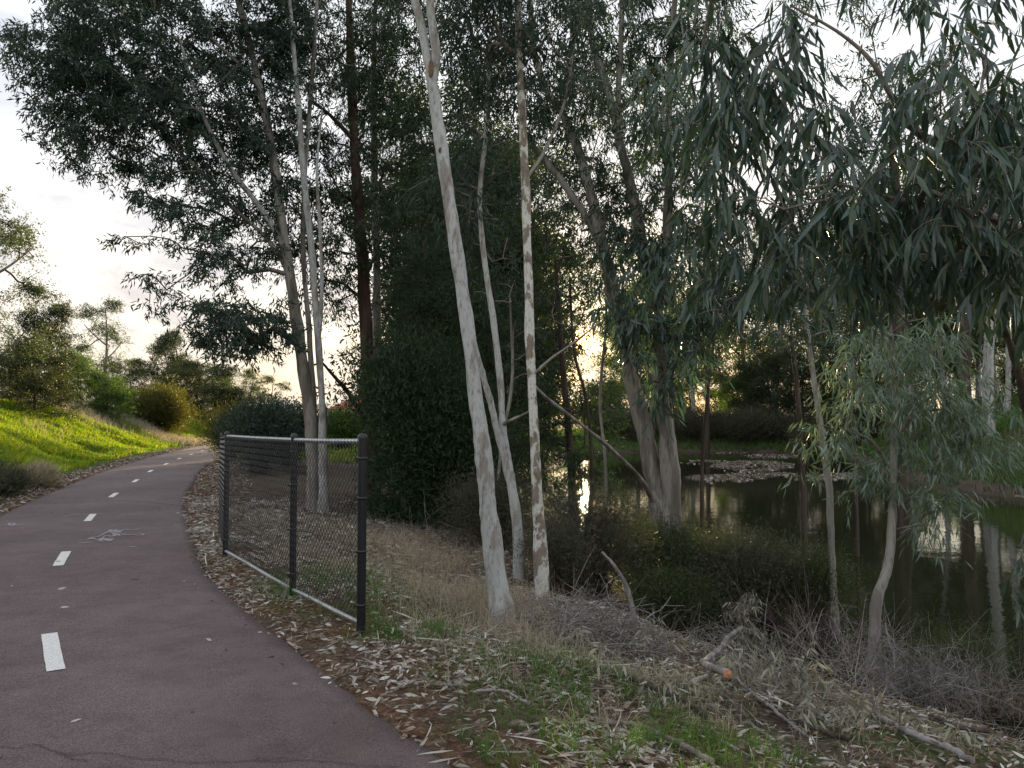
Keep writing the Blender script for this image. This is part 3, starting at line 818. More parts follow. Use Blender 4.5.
# diagonal wires, 50 mm diamonds, bowed a little at every crossing; ties over the rails
for k in range(3):
    a0, a1 = bt[k] + [0, 0, 0.0], tp[k]; b0, b1 = bt[k + 1], tp[k + 1]
    Lb = np.linalg.norm((b0 - a0)[:2]); H = 1.33
    un = unit(np.array([(b0 - a0)[1], -(b0 - a0)[0], 0.0]))
    def pt(u, v):
        u = u / Lb; v = v / H
        return (a0 * (1 - v) + a1 * v) * (1 - u) + (b0 * (1 - v) + b1 * v) * u
    g = Geo(); st_ = 0.062
    for sgn in (1, -1):
        off = -H
        while off < Lb:
            segs = []
            vs = np.linspace(0, H, int(H / 0.031) + 1)
            for j, v in enumerate(vs):
                if v < 0.03: continue
                u = off + v if sgn == 1 else off + (H - v)
                if -1e-6 <= u <= Lb:
                    segs.append(pt(u, v) + un * (0.0025 * (1 if j % 2 else -1) * sgn) + un * 0.022)
            if len(segs) > 1: tube(g, segs[::1], 0.0026, 3, 0, 0, False, False)
            off += st_
    for u in np.arange(0.03, Lb, 0.062):
        for v, rr in ((H, 0.0225),):
            c_ = pt(u, v); th = np.linspace(0, 2 * math.pi, 9)
            tube(g, [c_ + un * rr * math.cos(x) + np.array([0, 0, 1]) * rr * math.sin(x) + unit(b0 - a0) * 0.012 * x / 6.28 for x in th], 0.0014, 3, 0, 0, False, False)
    g.obj('chain_link_mesh', [M['fence_black']], froot, fbase)

# ------------------------------------------------------------------ main trees near the path
tree('pale_gum_tree', 'leaning pale gum trunk nearest the fence, forked near the top of the picture', 'tree',
     [('trunk', [(503, 622, 7.5, 22.5), (497, 580, 7.5, 19.8), (489, 512, 7.55, 17.55), (481, 440, 7.6, 16.2), (470, 350, 7.7, 14.4), (457, 256, 7.8, 13.05), (445, 175, 7.9, 12.6), (436, 110, 8.0, 12.15), (431, 72, 8.0, 11.7)], 'pale_bark', 20),
      ('limb', [(432, 80, 8.0, 9.0), (424, 40, 8.05, 9.0), (414, -2, 8.1, 8.55), (396, -80, 8.2, 7.2), (380, -170, 8.4, 5.4)], 'pale_bark', 14),
      ('limb', [(433, 84, 8.0, 8.1), (436, 50, 8.0, 8.55), (430, 0, 7.95, 8.1), (432, -90, 7.9, 7.2), (450, -190, 7.8, 5.4)], 'pale_bark', 14)],
     [(390, -150, 8.3, 110, 70, 1.4, 70), (460, -150, 7.8, 100, 80, 1.4, 70), (420, -40, 9, 90, 40, 1.2, 30)], K=55)
_pg = [o for o in COL.objects if o.name == 'pale_gum_tree'][0]; _pb = np.array(_pg.location)
_tk = [c for c in _pg.children if c.name.startswith('trunk')][0]
for (kx, ky, kd, kr_, hh_) in ((431, 68, 7.93, 0.030, 0.10), (471, 382, 7.64, 0.022, 0.035), (451, 232, 7.78, 0.016, 0.028), (483, 470, 7.54, 0.018, 0.03), (492, 548, 7.46, 0.022, 0.04), (440, 150, 7.86, 0.015, 0.03)):
    g = Geo(); c_ = P(kx, ky, kd); th = np.linspace(0, math.pi, 8)
    pts_ = np.array([c_ + np.array([0, 0, -hh_ * math.cos(a)]) for a in th]); tube(g, pts_, np.maximum(0.002, kr_ * np.sin(th)), 10, 0, 0.5)
    g.obj('knot', [M['knot']], _tk, _pb)

tree('slender_gum_tree', 'straight slim gum with flaking white bark just right of the leaning pale trunk', 'tree',
     [('trunk', [(543, 590, 9.0, 12.35), (539, 520, 9.05, 10.92), (534, 440, 9.1, 9.5), (530, 350, 9.2, 9.03), (528, 260, 9.3, 8.55), (525, 170, 9.4, 8.07), (521, 90, 9.5, 7.6), (518, 20, 9.6, 6.65), (520, -60, 9.7, 5.7)], 'patchy_bark', 14),
      ('limb', [(535, 373, 9.15, 2.85), (552, 358, 9.1, 2.47), (576, 341, 9.0, 2.09), (600, 322, 8.9, 1.52)], 'grey_bark', 6),
      ('limb', [(525, 180, 9.4, 3.8), (545, 150, 9.5, 3.32), (565, 100, 9.6, 2.85), (575, 40, 9.7, 2.09)], 'grey_bark', 6)],
     [(520, -20, 9.7, 70, 70, 1.3, 60), (500, 70, 10.2, 40, 60, 1.0, 30), (560, 60, 9.7, 45, 60, 1.0, 34)], K=50)

tree('bent_gum_tree', 'thin pale gum with two crossing stems left of the flaking white trunk', 'tree',
     [('trunk', [(521, 570, 10.4, 12), (517, 520, 10.4, 10), (509, 470, 10.5, 8), (503, 430, 10.5, 7), (500, 380, 10.6, 6.5), (492, 310, 10.7, 6), (482, 240, 10.8, 5.5), (480, 190, 10.9, 5), (487, 120, 11, 4.5), (490, 40, 11, 4)], 'pale_bark', 12),
      ('limb', [(510, 480, 10.5, 8), (500, 440, 10.45, 7), (490, 400, 10.4, 6.5), (484, 380, 10.4, 6), (476, 350, 10.3, 4.5), (466, 300, 10.3, 3)], 'pale_bark', 10),
      ('limb', [(502, 425, 10.5, 4.5), (512, 420, 10.3, 4), (523, 415, 10.1, 3), (532, 410, 10, 2)], 'grey_bark', 6)],
     [(485, 60, 11.2, 60, 80, 1.4, 66), (470, 190, 11.4, 50, 60, 1.2, 50), (450, -30, 11.5, 70, 60, 1.4, 45)], K=50)

tree('twin_trunk_gum_tree', 'stout twin-trunked grey gum standing at the edge of the pond', 'tree',
     [('trunk', [(668, 575, 13.2, 29.24), (664, 545, 13.2, 25.8), (659, 505, 13.2, 17.2), (652, 470, 13.25, 16.34), (641, 415, 13.3, 15.48), (628, 360, 13.4, 15.48), (615, 300, 13.6, 13.76), (600, 235, 13.8, 12.04), (586, 175, 14, 10.32), (568, 125, 14.2, 8.6), (545, 85, 14.4, 6.88), (533, 45, 14.6, 6.02), (530, -10, 14.8, 5.16)], 'grey_bark', 18),
      ('trunk', [(669, 565, 13.1, 25.8), (671, 520, 13.1, 18.92), (670, 470, 13.1, 17.2), (664, 415, 13.1, 16.34), (660, 370, 13.1, 15.48), (655, 310, 13.1, 14.62), (643, 250, 13.2, 12.9), (634, 200, 13.3, 11.18), (622, 150, 13.4, 9.46), (608, 90, 13.5, 7.74), (592, 40, 13.6, 6.88), (586, -20, 13.7, 6.02)], 'grey_bark', 18),
      ('limb', [(656, 320, 13.1, 11.18), (664, 270, 13.0, 10.32), (668, 200, 12.9, 8.6), (668, 130, 12.8, 6.88), (672, 40, 12.7, 6.02), (680, -60, 12.6, 4.3)], 'grey_bark', 10),
      ('limb', [(600, 240, 13.8, 8.6), (575, 200, 14, 6.88), (545, 160, 14.2, 6.02), (520, 130, 14.4, 4.3)], 'grey_bark', 8),
      ('limb', [(618, 140, 13.4, 6.88), (619, 80, 13.4, 6.02), (622, 10, 13.4, 5.16), (620, -50, 13.4, 4.3)], 'grey_bark', 8),
      ('limb', [(672, 365, 13.1, 5.16), (690, 340, 12.9, 4.3), (712, 318, 12.7, 3.44), (735, 300, 12.5, 2.58), (760, 296, 12.4, 2.06)], 'dark_bark', 7),
      ('limb', [(655, 505, 13.2, 5.16), (640, 478, 12.6, 4.3), (610, 448, 12.0, 3.87), (575, 420, 11.4, 3.44), (545, 396, 11.0, 3.01), (528, 378, 10.8, 2.15)], 'grey_bark', 7)],
     [(600, 40, 14, 70, 60, 1.6, 70), (680, 30, 13.2, 70, 60, 1.6, 60), (560, 120, 14.5, 50, 50, 1.2, 45), (650, 140, 14, 70, 60, 1.3, 50), (620, -90, 14, 140, 80, 1.8, 90),
      (600, 200, 14.2, 50, 45, 1.2, 34), (700, 200, 13, 50, 60, 1.2, 34), (640, 250, 13.5, 50, 40, 1.2, 32), (700, 320, 12.7, 45, 26, 0.8, 20), (740, 290, 12.4, 34, 20, 0.6, 14)], K=80, L=0.15, W=0.026,
     extra=[('shoot', [(634, 300, 12.4, 32, 40, 0.6, 26), (640, 335, 12.4, 32, 28, 0.5, 16), (682, 345, 12.4, 34, 30, 0.5, 18), (662, 265, 12.6, 36, 40, 0.6, 24), (628, 240, 12.8, 24, 30, 0.5, 12), (700, 130, 12, 40, 70, 0.8, 34), (655, 110, 12, 34, 50, 0.8, 24), (664, 395, 12.6, 20, 20, 0.3, 8)], 'gum_leaf_near', 0.22, 0.036, 22, 0.42, 0.9, 0.42)])

tree('multi_stem_gum_tree', 'tall many-stemmed gum behind the fence with a broad crown over the path', 'tree',
     [('trunk', [(316, 528, 14.4, 14.62), (313, 470, 14.4, 12.04), (309, 410, 14.4, 11.18), (300, 345, 14.4, 11.18), (292, 290, 14.4, 10.32), (281, 215, 14.4, 9.03), (272, 150, 14.4, 8.17), (258, 80, 14.4, 6.88), (243, 20, 14.4, 6.02), (225, -50, 14.4, 4.3)], 'grey_bark', 14),
      ('trunk', [(323, 530, 14.2, 11.18), (323, 470, 14.2, 8.17), (322, 400, 14.2, 6.88), (317, 320, 14.2, 6.45), (312, 256, 14.2, 6.02), (304, 180, 14.2, 6.02), (299, 110, 14.2, 5.16), (292, 30, 14.2, 4.3), (285, -50, 14.2, 3.44)], 'pale_bark', 12),
      ('trunk', [(312, 500, 14.7, 7.74), (314, 420, 14.7, 6.02), (309, 330, 14.7, 5.16), (303, 250, 14.7, 5.16), (305, 170, 14.7, 4.3), (312, 80, 14.7, 3.87), (318, -20, 14.7, 3.44)], 'grey_bark', 10),
      ('limb', [(318, 350, 14.2, 4.3), (322, 290, 14.1, 3.87), (320, 230, 14.0, 3.44), (317, 170, 14, 2.58), (322, 110, 14, 2.15)], 'pale_bark', 8),
      ('limb', [(286, 250, 14.4, 6.45), (262, 210, 14.2, 6.02), (235, 175, 14.0, 5.16), (212, 135, 13.8, 4.3), (194, 90, 13.6, 3.44), (180, 40, 13.5, 2.58)], 'pale_bark', 8),
      ('limb', [(290, 275, 14.4, 5.16), (268, 240, 14.3, 4.3), (230, 205, 14.1, 3.87), (195, 165, 13.9, 3.1), (170, 145, 13.8, 2.24)], 'grey_bark', 8),
      ('limb', [(262, 90, 14.4, 5.16), (235, 60, 14.3, 4.3), (200, 30, 14.2, 3.44), (165, 0, 14, 2.58)], 'grey_bark', 8)],
     [(120, 50, 14, 78, 66, 1.7, 150), (62, 62, 14, 48, 60, 1.2, 70), (190, 120, 14.2, 80, 66, 1.7, 130), (230, 20, 14.6, 80, 60, 1.6, 110), (105, 130, 14, 60, 46, 1.2, 60),
      (195, 205, 14, 60, 38, 1.1, 46), (262, 140, 15, 56, 80, 1.4, 80), (290, 60, 15, 60, 70, 1.4, 80), (205, 262, 13.6, 52, 18, 0.9, 18), (150, 272, 13.4, 12, 18, 0.4, 5),
      (240, 332, 13.2, 46, 24, 0.9, 46), (212, 322, 13.2, 24, 18, 0.6, 14), (130, -70, 14, 120, 80, 2, 110), (270, -80, 15, 120, 90, 2, 110), (290, 230, 15.0, 40, 40, 1.2, 36)],
     K=95, L=0.125, W=0.028, size=0.36, spread=0.6, down=0.6)

tree('red_bark_tree', 'tall dark tree with reddish brown trunk between the many-stemmed gum and dark thicket', 'tree',
     [('trunk', [(374, 560, 16.0, 19.2), (372, 480, 16, 16.0), (369, 400, 16, 13.6), (365, 300, 16, 12.4), (359, 210, 16, 11.2), (354, 130, 16.1, 9.6), (350, 50, 16.2, 8.0), (348, -40, 16.3, 5.6)], 'red_bark', 14),
      ('limb', [(372, 432, 16, 5.6), (358, 408, 15.6, 5.2), (346, 390, 15.2, 4.4), (332, 374, 14.9, 3.2), (322, 362, 14.6, 2.0)], 'dark_bark', 8),
      ('limb', [(366, 356, 16, 4.0), (376, 346, 15.8, 2.72), (392, 338, 15.6, 1.92)], 'dark_bark', 7),
      ('limb', [(354, 140, 16.1, 5.6), (330, 115, 15.8, 4.0), (310, 100, 15.5, 3.2)], 'dark_bark', 7)],
     [(350, 60, 16.4, 60, 70, 1.8, 80), (375, 150, 16.6, 55, 60, 1.6, 70), (335, 190, 16.2, 36, 50, 1.2, 40), (385, 240, 16.6, 40, 45, 1.4, 44), (330, 270, 15.8, 26, 40, 0.9, 36), (400, 40, 17, 60, 60, 1.8, 70), (340, -60, 17, 110, 70, 2, 80)],
     leaf='dark_leaf', L=0.13, W=0.026, K=70, twig='dark_twig')
tree('grey_pole_tree', 'thin straight grey trunk close behind the reddish brown trunk', 'tree',
     [('trunk', [(379, 540, 17.5, 11), (378, 440, 17.5, 9), (377, 340, 17.5, 8), (376, 240, 17.5, 7), (374, 150, 17.5, 6), (374, 60, 17.5, 5), (376, -20, 17.5, 4)], 'grey_bark', 10)],
     [(380, 40, 17.8, 60, 60, 1.6, 60), (400, 120, 17.8, 50, 50, 1.5, 50)], leaf='dark_leaf', K=60, twig='dark_twig')

# dense wattles between the trunks and the pond
wl = [
    ('dense_wattle_tree', 'dense dark wattle filling the space right of the reddish trunk', [(428, 560, 15.5, 12), (426, 450, 15.5, 9), (424, 330, 15.5, 6), (424, 240, 15.5, 4)],
     [(428, 280, 15.5, 46, 60, 1.5, 100), (420, 380, 15.5, 52, 60, 1.5, 120), (425, 480, 15.0, 56, 56, 1.5, 130), (400, 540, 14.5, 34, 26, 1.0, 40), (455, 540, 14.5, 40, 30, 1.0, 46)]),
    ('dark_wattle_tree', 'dark wattle behind the leaning pale trunk, its crown reaching high', [(470, 560, 18, 11), (470, 420, 18, 8), (468, 280, 18, 5), (468, 180, 18, 3)],
     [(470, 220, 18, 50, 70, 1.8, 90), (485, 340, 18, 50, 70, 1.8, 90), (495, 460, 17, 50, 56, 1.6, 90), (440, 160, 18.5, 45, 55, 1.6, 70)]),
    ('brown_wattle_tree', 'dark wattle seen between the flaking white trunk and the twin-trunked gum', [(575, 560, 17.0, 10), (570, 450, 17, 8), (560, 330, 17, 5), (556, 260, 17, 3)],
     [(552, 290, 18, 24, 60, 1.2, 40), (556, 410, 17.5, 40, 46, 1.4, 70), (572, 475, 16, 44, 40, 1.3, 50), (545, 210, 19, 40, 60, 1.6, 50), (612, 400, 18, 18, 40, 1.0, 18), (590, 265, 18.5, 20, 24, 1.0, 14)]),
]
for nm, lb, st_, bl in wl:
    tree(nm, lb, 'tree', [('trunk', st_, 'dark_bark', 8)], bl, leaf='dark_leaf', L=0.11, W=0.02, K=95, size=0.36, down=0.2, spread=0.8, twig='dark_twig')

# stems rising at the right, between the viewer and the pond
tree('slim_gum_sapling', 'slim pale leaning gum stem at the water, right of the twin trunks', 'tree',
     [('trunk', [(834, 625, 10.2, 9), (832, 560, 10.2, 7.5), (829, 490, 10.2, 7), (820, 420, 10.3, 6), (811, 360, 10.4, 5), (805, 300, 10.5, 4), (800, 220, 10.6, 3)], 'grey_bark', 9)],
     [(800, 240, 10.6, 34, 50, 0.9, 24), (815, 330, 10.6, 26, 30, 0.7, 12)], K=40, L=0.12, W=0.02)
tree('thin_dark_sapling', 'thin dark upright stem beside the slim pale leaning one', 'tree',
     [('trunk', [(806, 600, 12.5, 7), (804, 520, 12.5, 5.5), (801, 450, 12.5, 5), (797, 390, 12.5, 4.5), (791, 330, 12.5, 3.6), (785, 260, 12.5, 3)], 'dark_bark', 8)],
     [(785, 290, 12.6, 30, 44, 0.9, 20)], K=40, L=0.12, W=0.02)
tree('silver_sapling', 'drooping silvery green gum sapling leaning over the pond on the right', 'tree',
     [('trunk', [(871, 645, 8.7, 12), (876, 605, 8.75, 10), (887, 570, 8.8, 8.5), (892, 530, 8.9, 8), (893, 480, 8.95, 7), (894, 420, 9, 6), (892, 350, 9, 4.5), (890, 320, 9, 3)], 'grey_bark', 10),
      ('limb', [(894, 440, 9, 4), (915, 415, 8.9, 3.5), (945, 410, 8.8, 2.6), (970, 425, 8.7, 2)], 'twig', 6),
      ('limb', [(893, 470, 9, 4), (870, 440, 9, 3), (845, 430, 9, 2)], 'twig', 6)],
     [(895, 345, 9, 46, 26, 0.8, 24), (858, 390, 9, 34, 34, 0.8, 22), (930, 385, 9, 44, 30, 0.8, 24), (845, 450, 9, 26, 26, 0.6, 13), (962, 425, 8.8, 36, 26, 0.7, 20), (922, 450, 8.9, 36, 28, 0.7, 17), (880, 480, 9, 26, 20, 0.6, 9), (938, 505, 8.8, 14, 26, 0.4, 9), (985, 440, 8.8, 18, 22, 0.4, 7), (900, 420, 9.2, 30, 30, 0.6, 12)],
     leaf='silver_leaf', L=0.17, W=0.021, K=40, size=0.27, down=0.95, spread=0.4, twig='twig', minr=0.0025, kr=0.004)
tree('hanging_bark_tree', 'dark trunk shedding reddish bark ribbons above the silvery sapling', 'tree',
     [('trunk', [(899, 470, 19, 16), (898, 420, 19, 15), (897, 330, 19, 15), (896, 260, 19, 14), (895, 200, 19, 11), (893, 150, 19, 6), (891, 110, 19, 3)], 'dark_bark', 12),
      ('limb', [(896, 250, 19, 7), (925, 215, 18.5, 5), (955, 195, 18, 4)], 'dark_bark', 7), ('limb', [(895, 210, 19, 7), (865, 170, 19, 5), (840, 150, 19, 4)], 'dark_bark', 7)],
     [(890, 100, 19, 80, 60, 2, 60), (950, 180, 18.5, 60, 50, 2, 50), (840, 180, 19, 50, 50, 2, 40), (890, -40, 19, 120, 70, 2.4, 60)], leaf='dark_leaf', K=60, L=0.17, W=0.035, size=0.5, twig='dark_twig')

for nm, lb, pts in (
    ('thin_stem_sapling', 'hair-thin grey stem between the flaking white trunk and the twin trunks', [(600, 560, 13, 4), (606, 480, 13, 3.5), (600, 400, 13, 3), (606, 320, 13, 2.5), (604, 240, 13, 2)]),
    ('thin_stem_sapling', 'thin dark crooked stem rising left of the twin trunks', [(586, 550, 15, 5), (592, 470, 15, 4), (586, 400, 15, 3.5), (574, 350, 15, 3), (570, 280, 15, 2)]),
    ('thin_stem_sapling', 'thin dark stem close behind the right side of the twin trunks', [(704, 560, 16, 5), (702, 470, 16, 4), (708, 390, 16, 3.5), (716, 320, 16, 3), (720, 250, 16, 2)]),
    ('thin_stem_sapling', 'thin stem standing in the water right of the floating weed', [(858, 560, 16, 5), (855, 470, 16, 4), (850, 380, 16, 3.4), (852, 300, 16, 2.5)]),
    ('thin_stem_sapling', 'thin grey stem between the crossing stems and leaning trunk', [(497, 540, 13, 4), (500, 460, 13, 3.5), (512, 380, 13, 3), (510, 300, 13, 2.2)])):
    e = pts[-1]; tree(nm, lb, 'sapling', [('trunk', pts, 'grey_bark' if 'grey' in lb else 'dark_bark', 7)], [(e[0], e[1], e[2], 22, 40, 0.7, 12), (e[0] + 8, e[1] + 60, e[2], 16, 24, 0.5, 5)], K=34, L=0.11, W=0.018, group='thin stems by the pond')
# overhanging branches close to the viewer; the tree stands outside the frame on the right
tree('overhanging_gum_tree', 'gum whose dark limbs and long bluish leaves hang across the upper right', 'tree',
     [('trunk', [(1330, 560, 6.2, 60), (1310, 420, 6.2, 52), (1270, 300, 6.2, 46), (1220, 180, 6.0, 38), (1170, 60, 5.8, 30), (1120, -80, 5.6, 24)], 'dark_bark', 16),
      ('limb', [(1260, 285, 6.2, 16), (1150, 330, 6.0, 12), (1060, 318, 5.8, 9), (1000, 306, 5.6, 7.5), (960, 300, 5.5, 6.5), (900, 296, 5.4, 5), (850, 292, 5.3, 4), (800, 300, 5.2, 3), (765, 312, 5.1, 2)], 'dark_bark', 8),
      ('limb', [(1290, 350, 6.2, 14), (1150, 440, 6.0, 11), (1050, 425, 5.8, 9), (1026, 410, 5.8, 8), (1018, 370, 5.7, 7), (1004, 330, 5.6, 6.5), (985, 308, 5.5, 6)], 'dark_bark', 8),
      ('limb', [(1200, 140, 5.9, 26), (1100, 160, 5.2, 20), (1010, 170, 4.6, 14), (930, 140, 4.2, 9), (900, 110, 4.0, 7), (870, 60, 3.9, 5), (835, 30, 3.9, 3), (790, 5, 3.9, 2.2)], 'twig', 8),
      ('limb', [(1180, 60, 5.8, 20), (1080, -10, 5.0, 10), (980, -16, 4.5, 6), (880, -34, 4.3, 5), (780, -50, 4.4, 6), (720, -20, 4.6, 4), (700, 60, 4.8, 2.5)], 'twig', 8),
      ('limb', [(1190, 120, 5.9, 20), (1080, 230, 4.8, 12), (980, 215, 4.2, 8), (900, 200, 4.0, 5), (840, 185, 4.0, 3.5), (800, 190, 4.2, 2)], 'twig', 8)],
     [(750, 50, 4.6, 66, 64, 0.55, 27), (720, 130, 4.9, 50, 60, 0.5, 19), (790, 120, 4.3, 36, 60, 0.4, 11), (760, 215, 4.5, 52, 46, 0.5, 19), (830, 215, 4.2, 56, 40, 0.4, 18),
      (912, 90, 3.9, 34, 50, 0.3, 9), (940, 175, 3.9, 70, 50, 0.45, 24), (1000, 130, 3.8, 50, 60, 0.45, 18), (1010, 220, 4.0, 54, 46, 0.5, 21), (930, 235, 4.1, 60, 30, 0.5, 15), (860, 262, 4.6, 46, 20, 0.4, 8), (1000, 275, 4.6, 46, 26, 0.4, 8),
      (790, 265, 4.8, 40, 30, 0.4, 9), (950, 30, 4.2, 36, 34, 0.3, 7), (760, -60, 4.3, 80, 50, 0.7, 21), (930, -70, 4.3, 60, 40, 0.5, 9), (1050, -60, 4.3, 70, 50, 0.7, 14), (725, 262, 5.2, 28, 26, 0.4, 6), (1080, 150, 4.6, 60, 160, 0.9, 41),
      (1180, 40, 5.6, 120, 160, 1.2, 49)],
     leaf='gum_leaf_near', L=0.165, W=0.030, K=24, size=0.19, near='sprig', down=0.7, spread=0.42, twig='twig', minr=0.0022, kr=0.0035, seg=0.2)
tree('edge_gum_sprig', 'drooping gum twig with narrow leaves at the right edge above the water', 'tree',
     [('trunk', [(1075, 640, 5.2, 9), (1068, 600, 5.2, 8), (1050, 560, 5.2, 6), (1036, 520, 5.2, 4), (1026, 500, 5.2, 3), (1015, 496, 5.2, 2)], 'twig', 7)],
     [(1024, 560, 5.2, 10, 20, 0.12, 4), (1050, 540, 5.2, 26, 30, 0.25, 10)], leaf='gum_leaf_near', L=0.14, W=0.022, K=16, size=0.14, near='sprig', down=1.2, spread=0.25, minr=0.002, kr=0.003)

# ------------------------------------------------------------------ shrubs
SHRUB_W = 1.9
def shrub(name, label, c, rad, n, L, W, leaf='shrub_leaf', stems=12, up=0.35, spread=1.0, lumps=6, group=None, cat='shrub', twig='dark_twig', mi_dead=False, fan=1.0):
    """feathery shrub: stems fan out from the root, fine leaves stand along them"""
    c = np.array(c, float); z0 = gz(c[0], c[1]); z0 = max(z0, WATER - 0.1)
    base = np.array([c[0], c[1], z0]); root = thing(name, label, cat, base, group)
    rx, ry, rz = rad
    ls = []
    for k in range(lumps):
        a = RNG.random() * 6.283; e = RNG.random() ** 0.7
        ls.append((base + np.array([rx * 0.55 * e * math.cos(a), ry * 0.55 * e * math.sin(a), rz * (0.42 + 0.42 * RNG.random())]), (0.42 + 0.2 * RNG.random())))
    gS = Geo(); gL = Geo()
    tips = []
    for k in range(stems * lumps):
        lc, lr = ls[k % lumps]
        t = lc + unit(RNG.normal(size=3) + np.array([0, 0, 0.4])) * lr * np.array([rx, ry, rz * 0.8]) * (0.5 + 0.5 * RNG.random())
        t[2] = max(t[2], z0 + 0.1)
        s = np.linspace(0, 1, 6)[:, None]; st0 = base + np.array([RNG.normal() * rx * 0.12, RNG.normal() * ry * 0.12, -0.05])
        mid = (st0 + t) / 2 + np.array([0, 0, rz * 0.12]); q = (1 - s) ** 2 * st0 + 2 * s * (1 - s) * mid + s * s * t
        tube(gS, q, np.linspace(0.012, 0.003, 6) * max(1, rz / 1.6), 4, 0, 0, False); tips.append(t)
    tips = np.array(tips); per = max(1, int(n * 1.7) // (len(tips)))
    # spray of short twigs round each tip
    sp_ = 0.26 * (rx + ry + rz) / 3
    b = tips[:, None] + RNG.normal(size=(len(tips), per, 3)) * sp_ * np.array([1, 1, 0.8])
    out = unit(b - (base + np.array([0, 0, rz * 0.25]))) * fan
    d = out + np.array([0, 0, up]) + RNG.normal(size=b.shape) * spread
    b = b.reshape(-1, 3); d = d.reshape(-1, 3)
    keep = b[:, 2] > np.maximum(z0, WATER) + 0.03
    b = b[keep]; d = d[keep]
    leaves(gL, b, d, L * (0.6 + 0.8 * RNG.random(len(b))), W * SHRUB_W, 0)
    gS.obj('stem', [M[twig]], root, base); gL.obj('foliage', [M[leaf]], root, base)
    return root

def atD(px, D):
    q = P(px, 420, D); return (q[0], q[1])
for nm, lb, px, D, rad, n, L, W, lf in (
    ('feathery_shrub', 'greyish brown feathery shrub between the flaking white trunk and twin trunks', 590, 11.0, (1.05, 0.8, 1.15), 11000, 0.07, 0.006, 'grey_shrub_leaf'),
    ('feathery_shrub', 'dark green feathery shrub at the foot of the twin-trunked gum, left side', 640, 12.2, (0.75, 0.7, 0.9), 8000, 0.07, 0.006, 'shrub_leaf'),
    ('feathery_shrub', 'olive feathery shrub at the waterline right of the twin trunks', 704, 11.6, (0.9, 0.7, 0.85), 12000, 0.07, 0.006, 'shrub_leaf'),
    ('feathery_shrub', 'greyish feathery shrub in front of the pond, right of the olive one', 762, 10.8, (0.95, 0.7, 0.95), 10000, 0.07, 0.006, 'grey_shrub_leaf'),
    ('feathery_shrub', 'low green feathery shrub in front of the twin trunks', 672, 9.9, (0.7, 0.5, 0.62), 7000, 0.06, 0.005, 'shrub_leaf'),
    ('feathery_shrub', 'dark shrub at the foot of the crossing pale stems', 500, 12.6, (1.0, 0.8, 1.05), 8000, 0.07, 0.007, 'grey_shrub_leaf'),
    ('feathery_shrub', 'small dark shrub just right of the flaking white trunk', 563, 10.0, (0.55, 0.5, 0.8), 6000, 0.06, 0.005, 'grey_shrub_leaf'),
    ('feathery_shrub', 'dark shrub under the thin dark upright stem by the water', 806, 10.6, (0.65, 0.6, 0.85), 6500, 0.07, 0.006, 'shrub_leaf'),
    ('feathery_shrub', 'dark green shrub behind the near end of the fence', 412, 14.2, (0.62, 0.9, 2.7), 12000, 0.12, 0.012, 'dark_leaf'),
    ('feathery_shrub', 'dark green shrub behind the leaning pale trunk', 450, 14.2, (0.8, 0.8, 2.2), 13000, 0.12, 0.012, 'dark_leaf')):
    x, y = atD(px, D)
    shrub(nm, lb, (x, y), rad, n, L, W, lf)

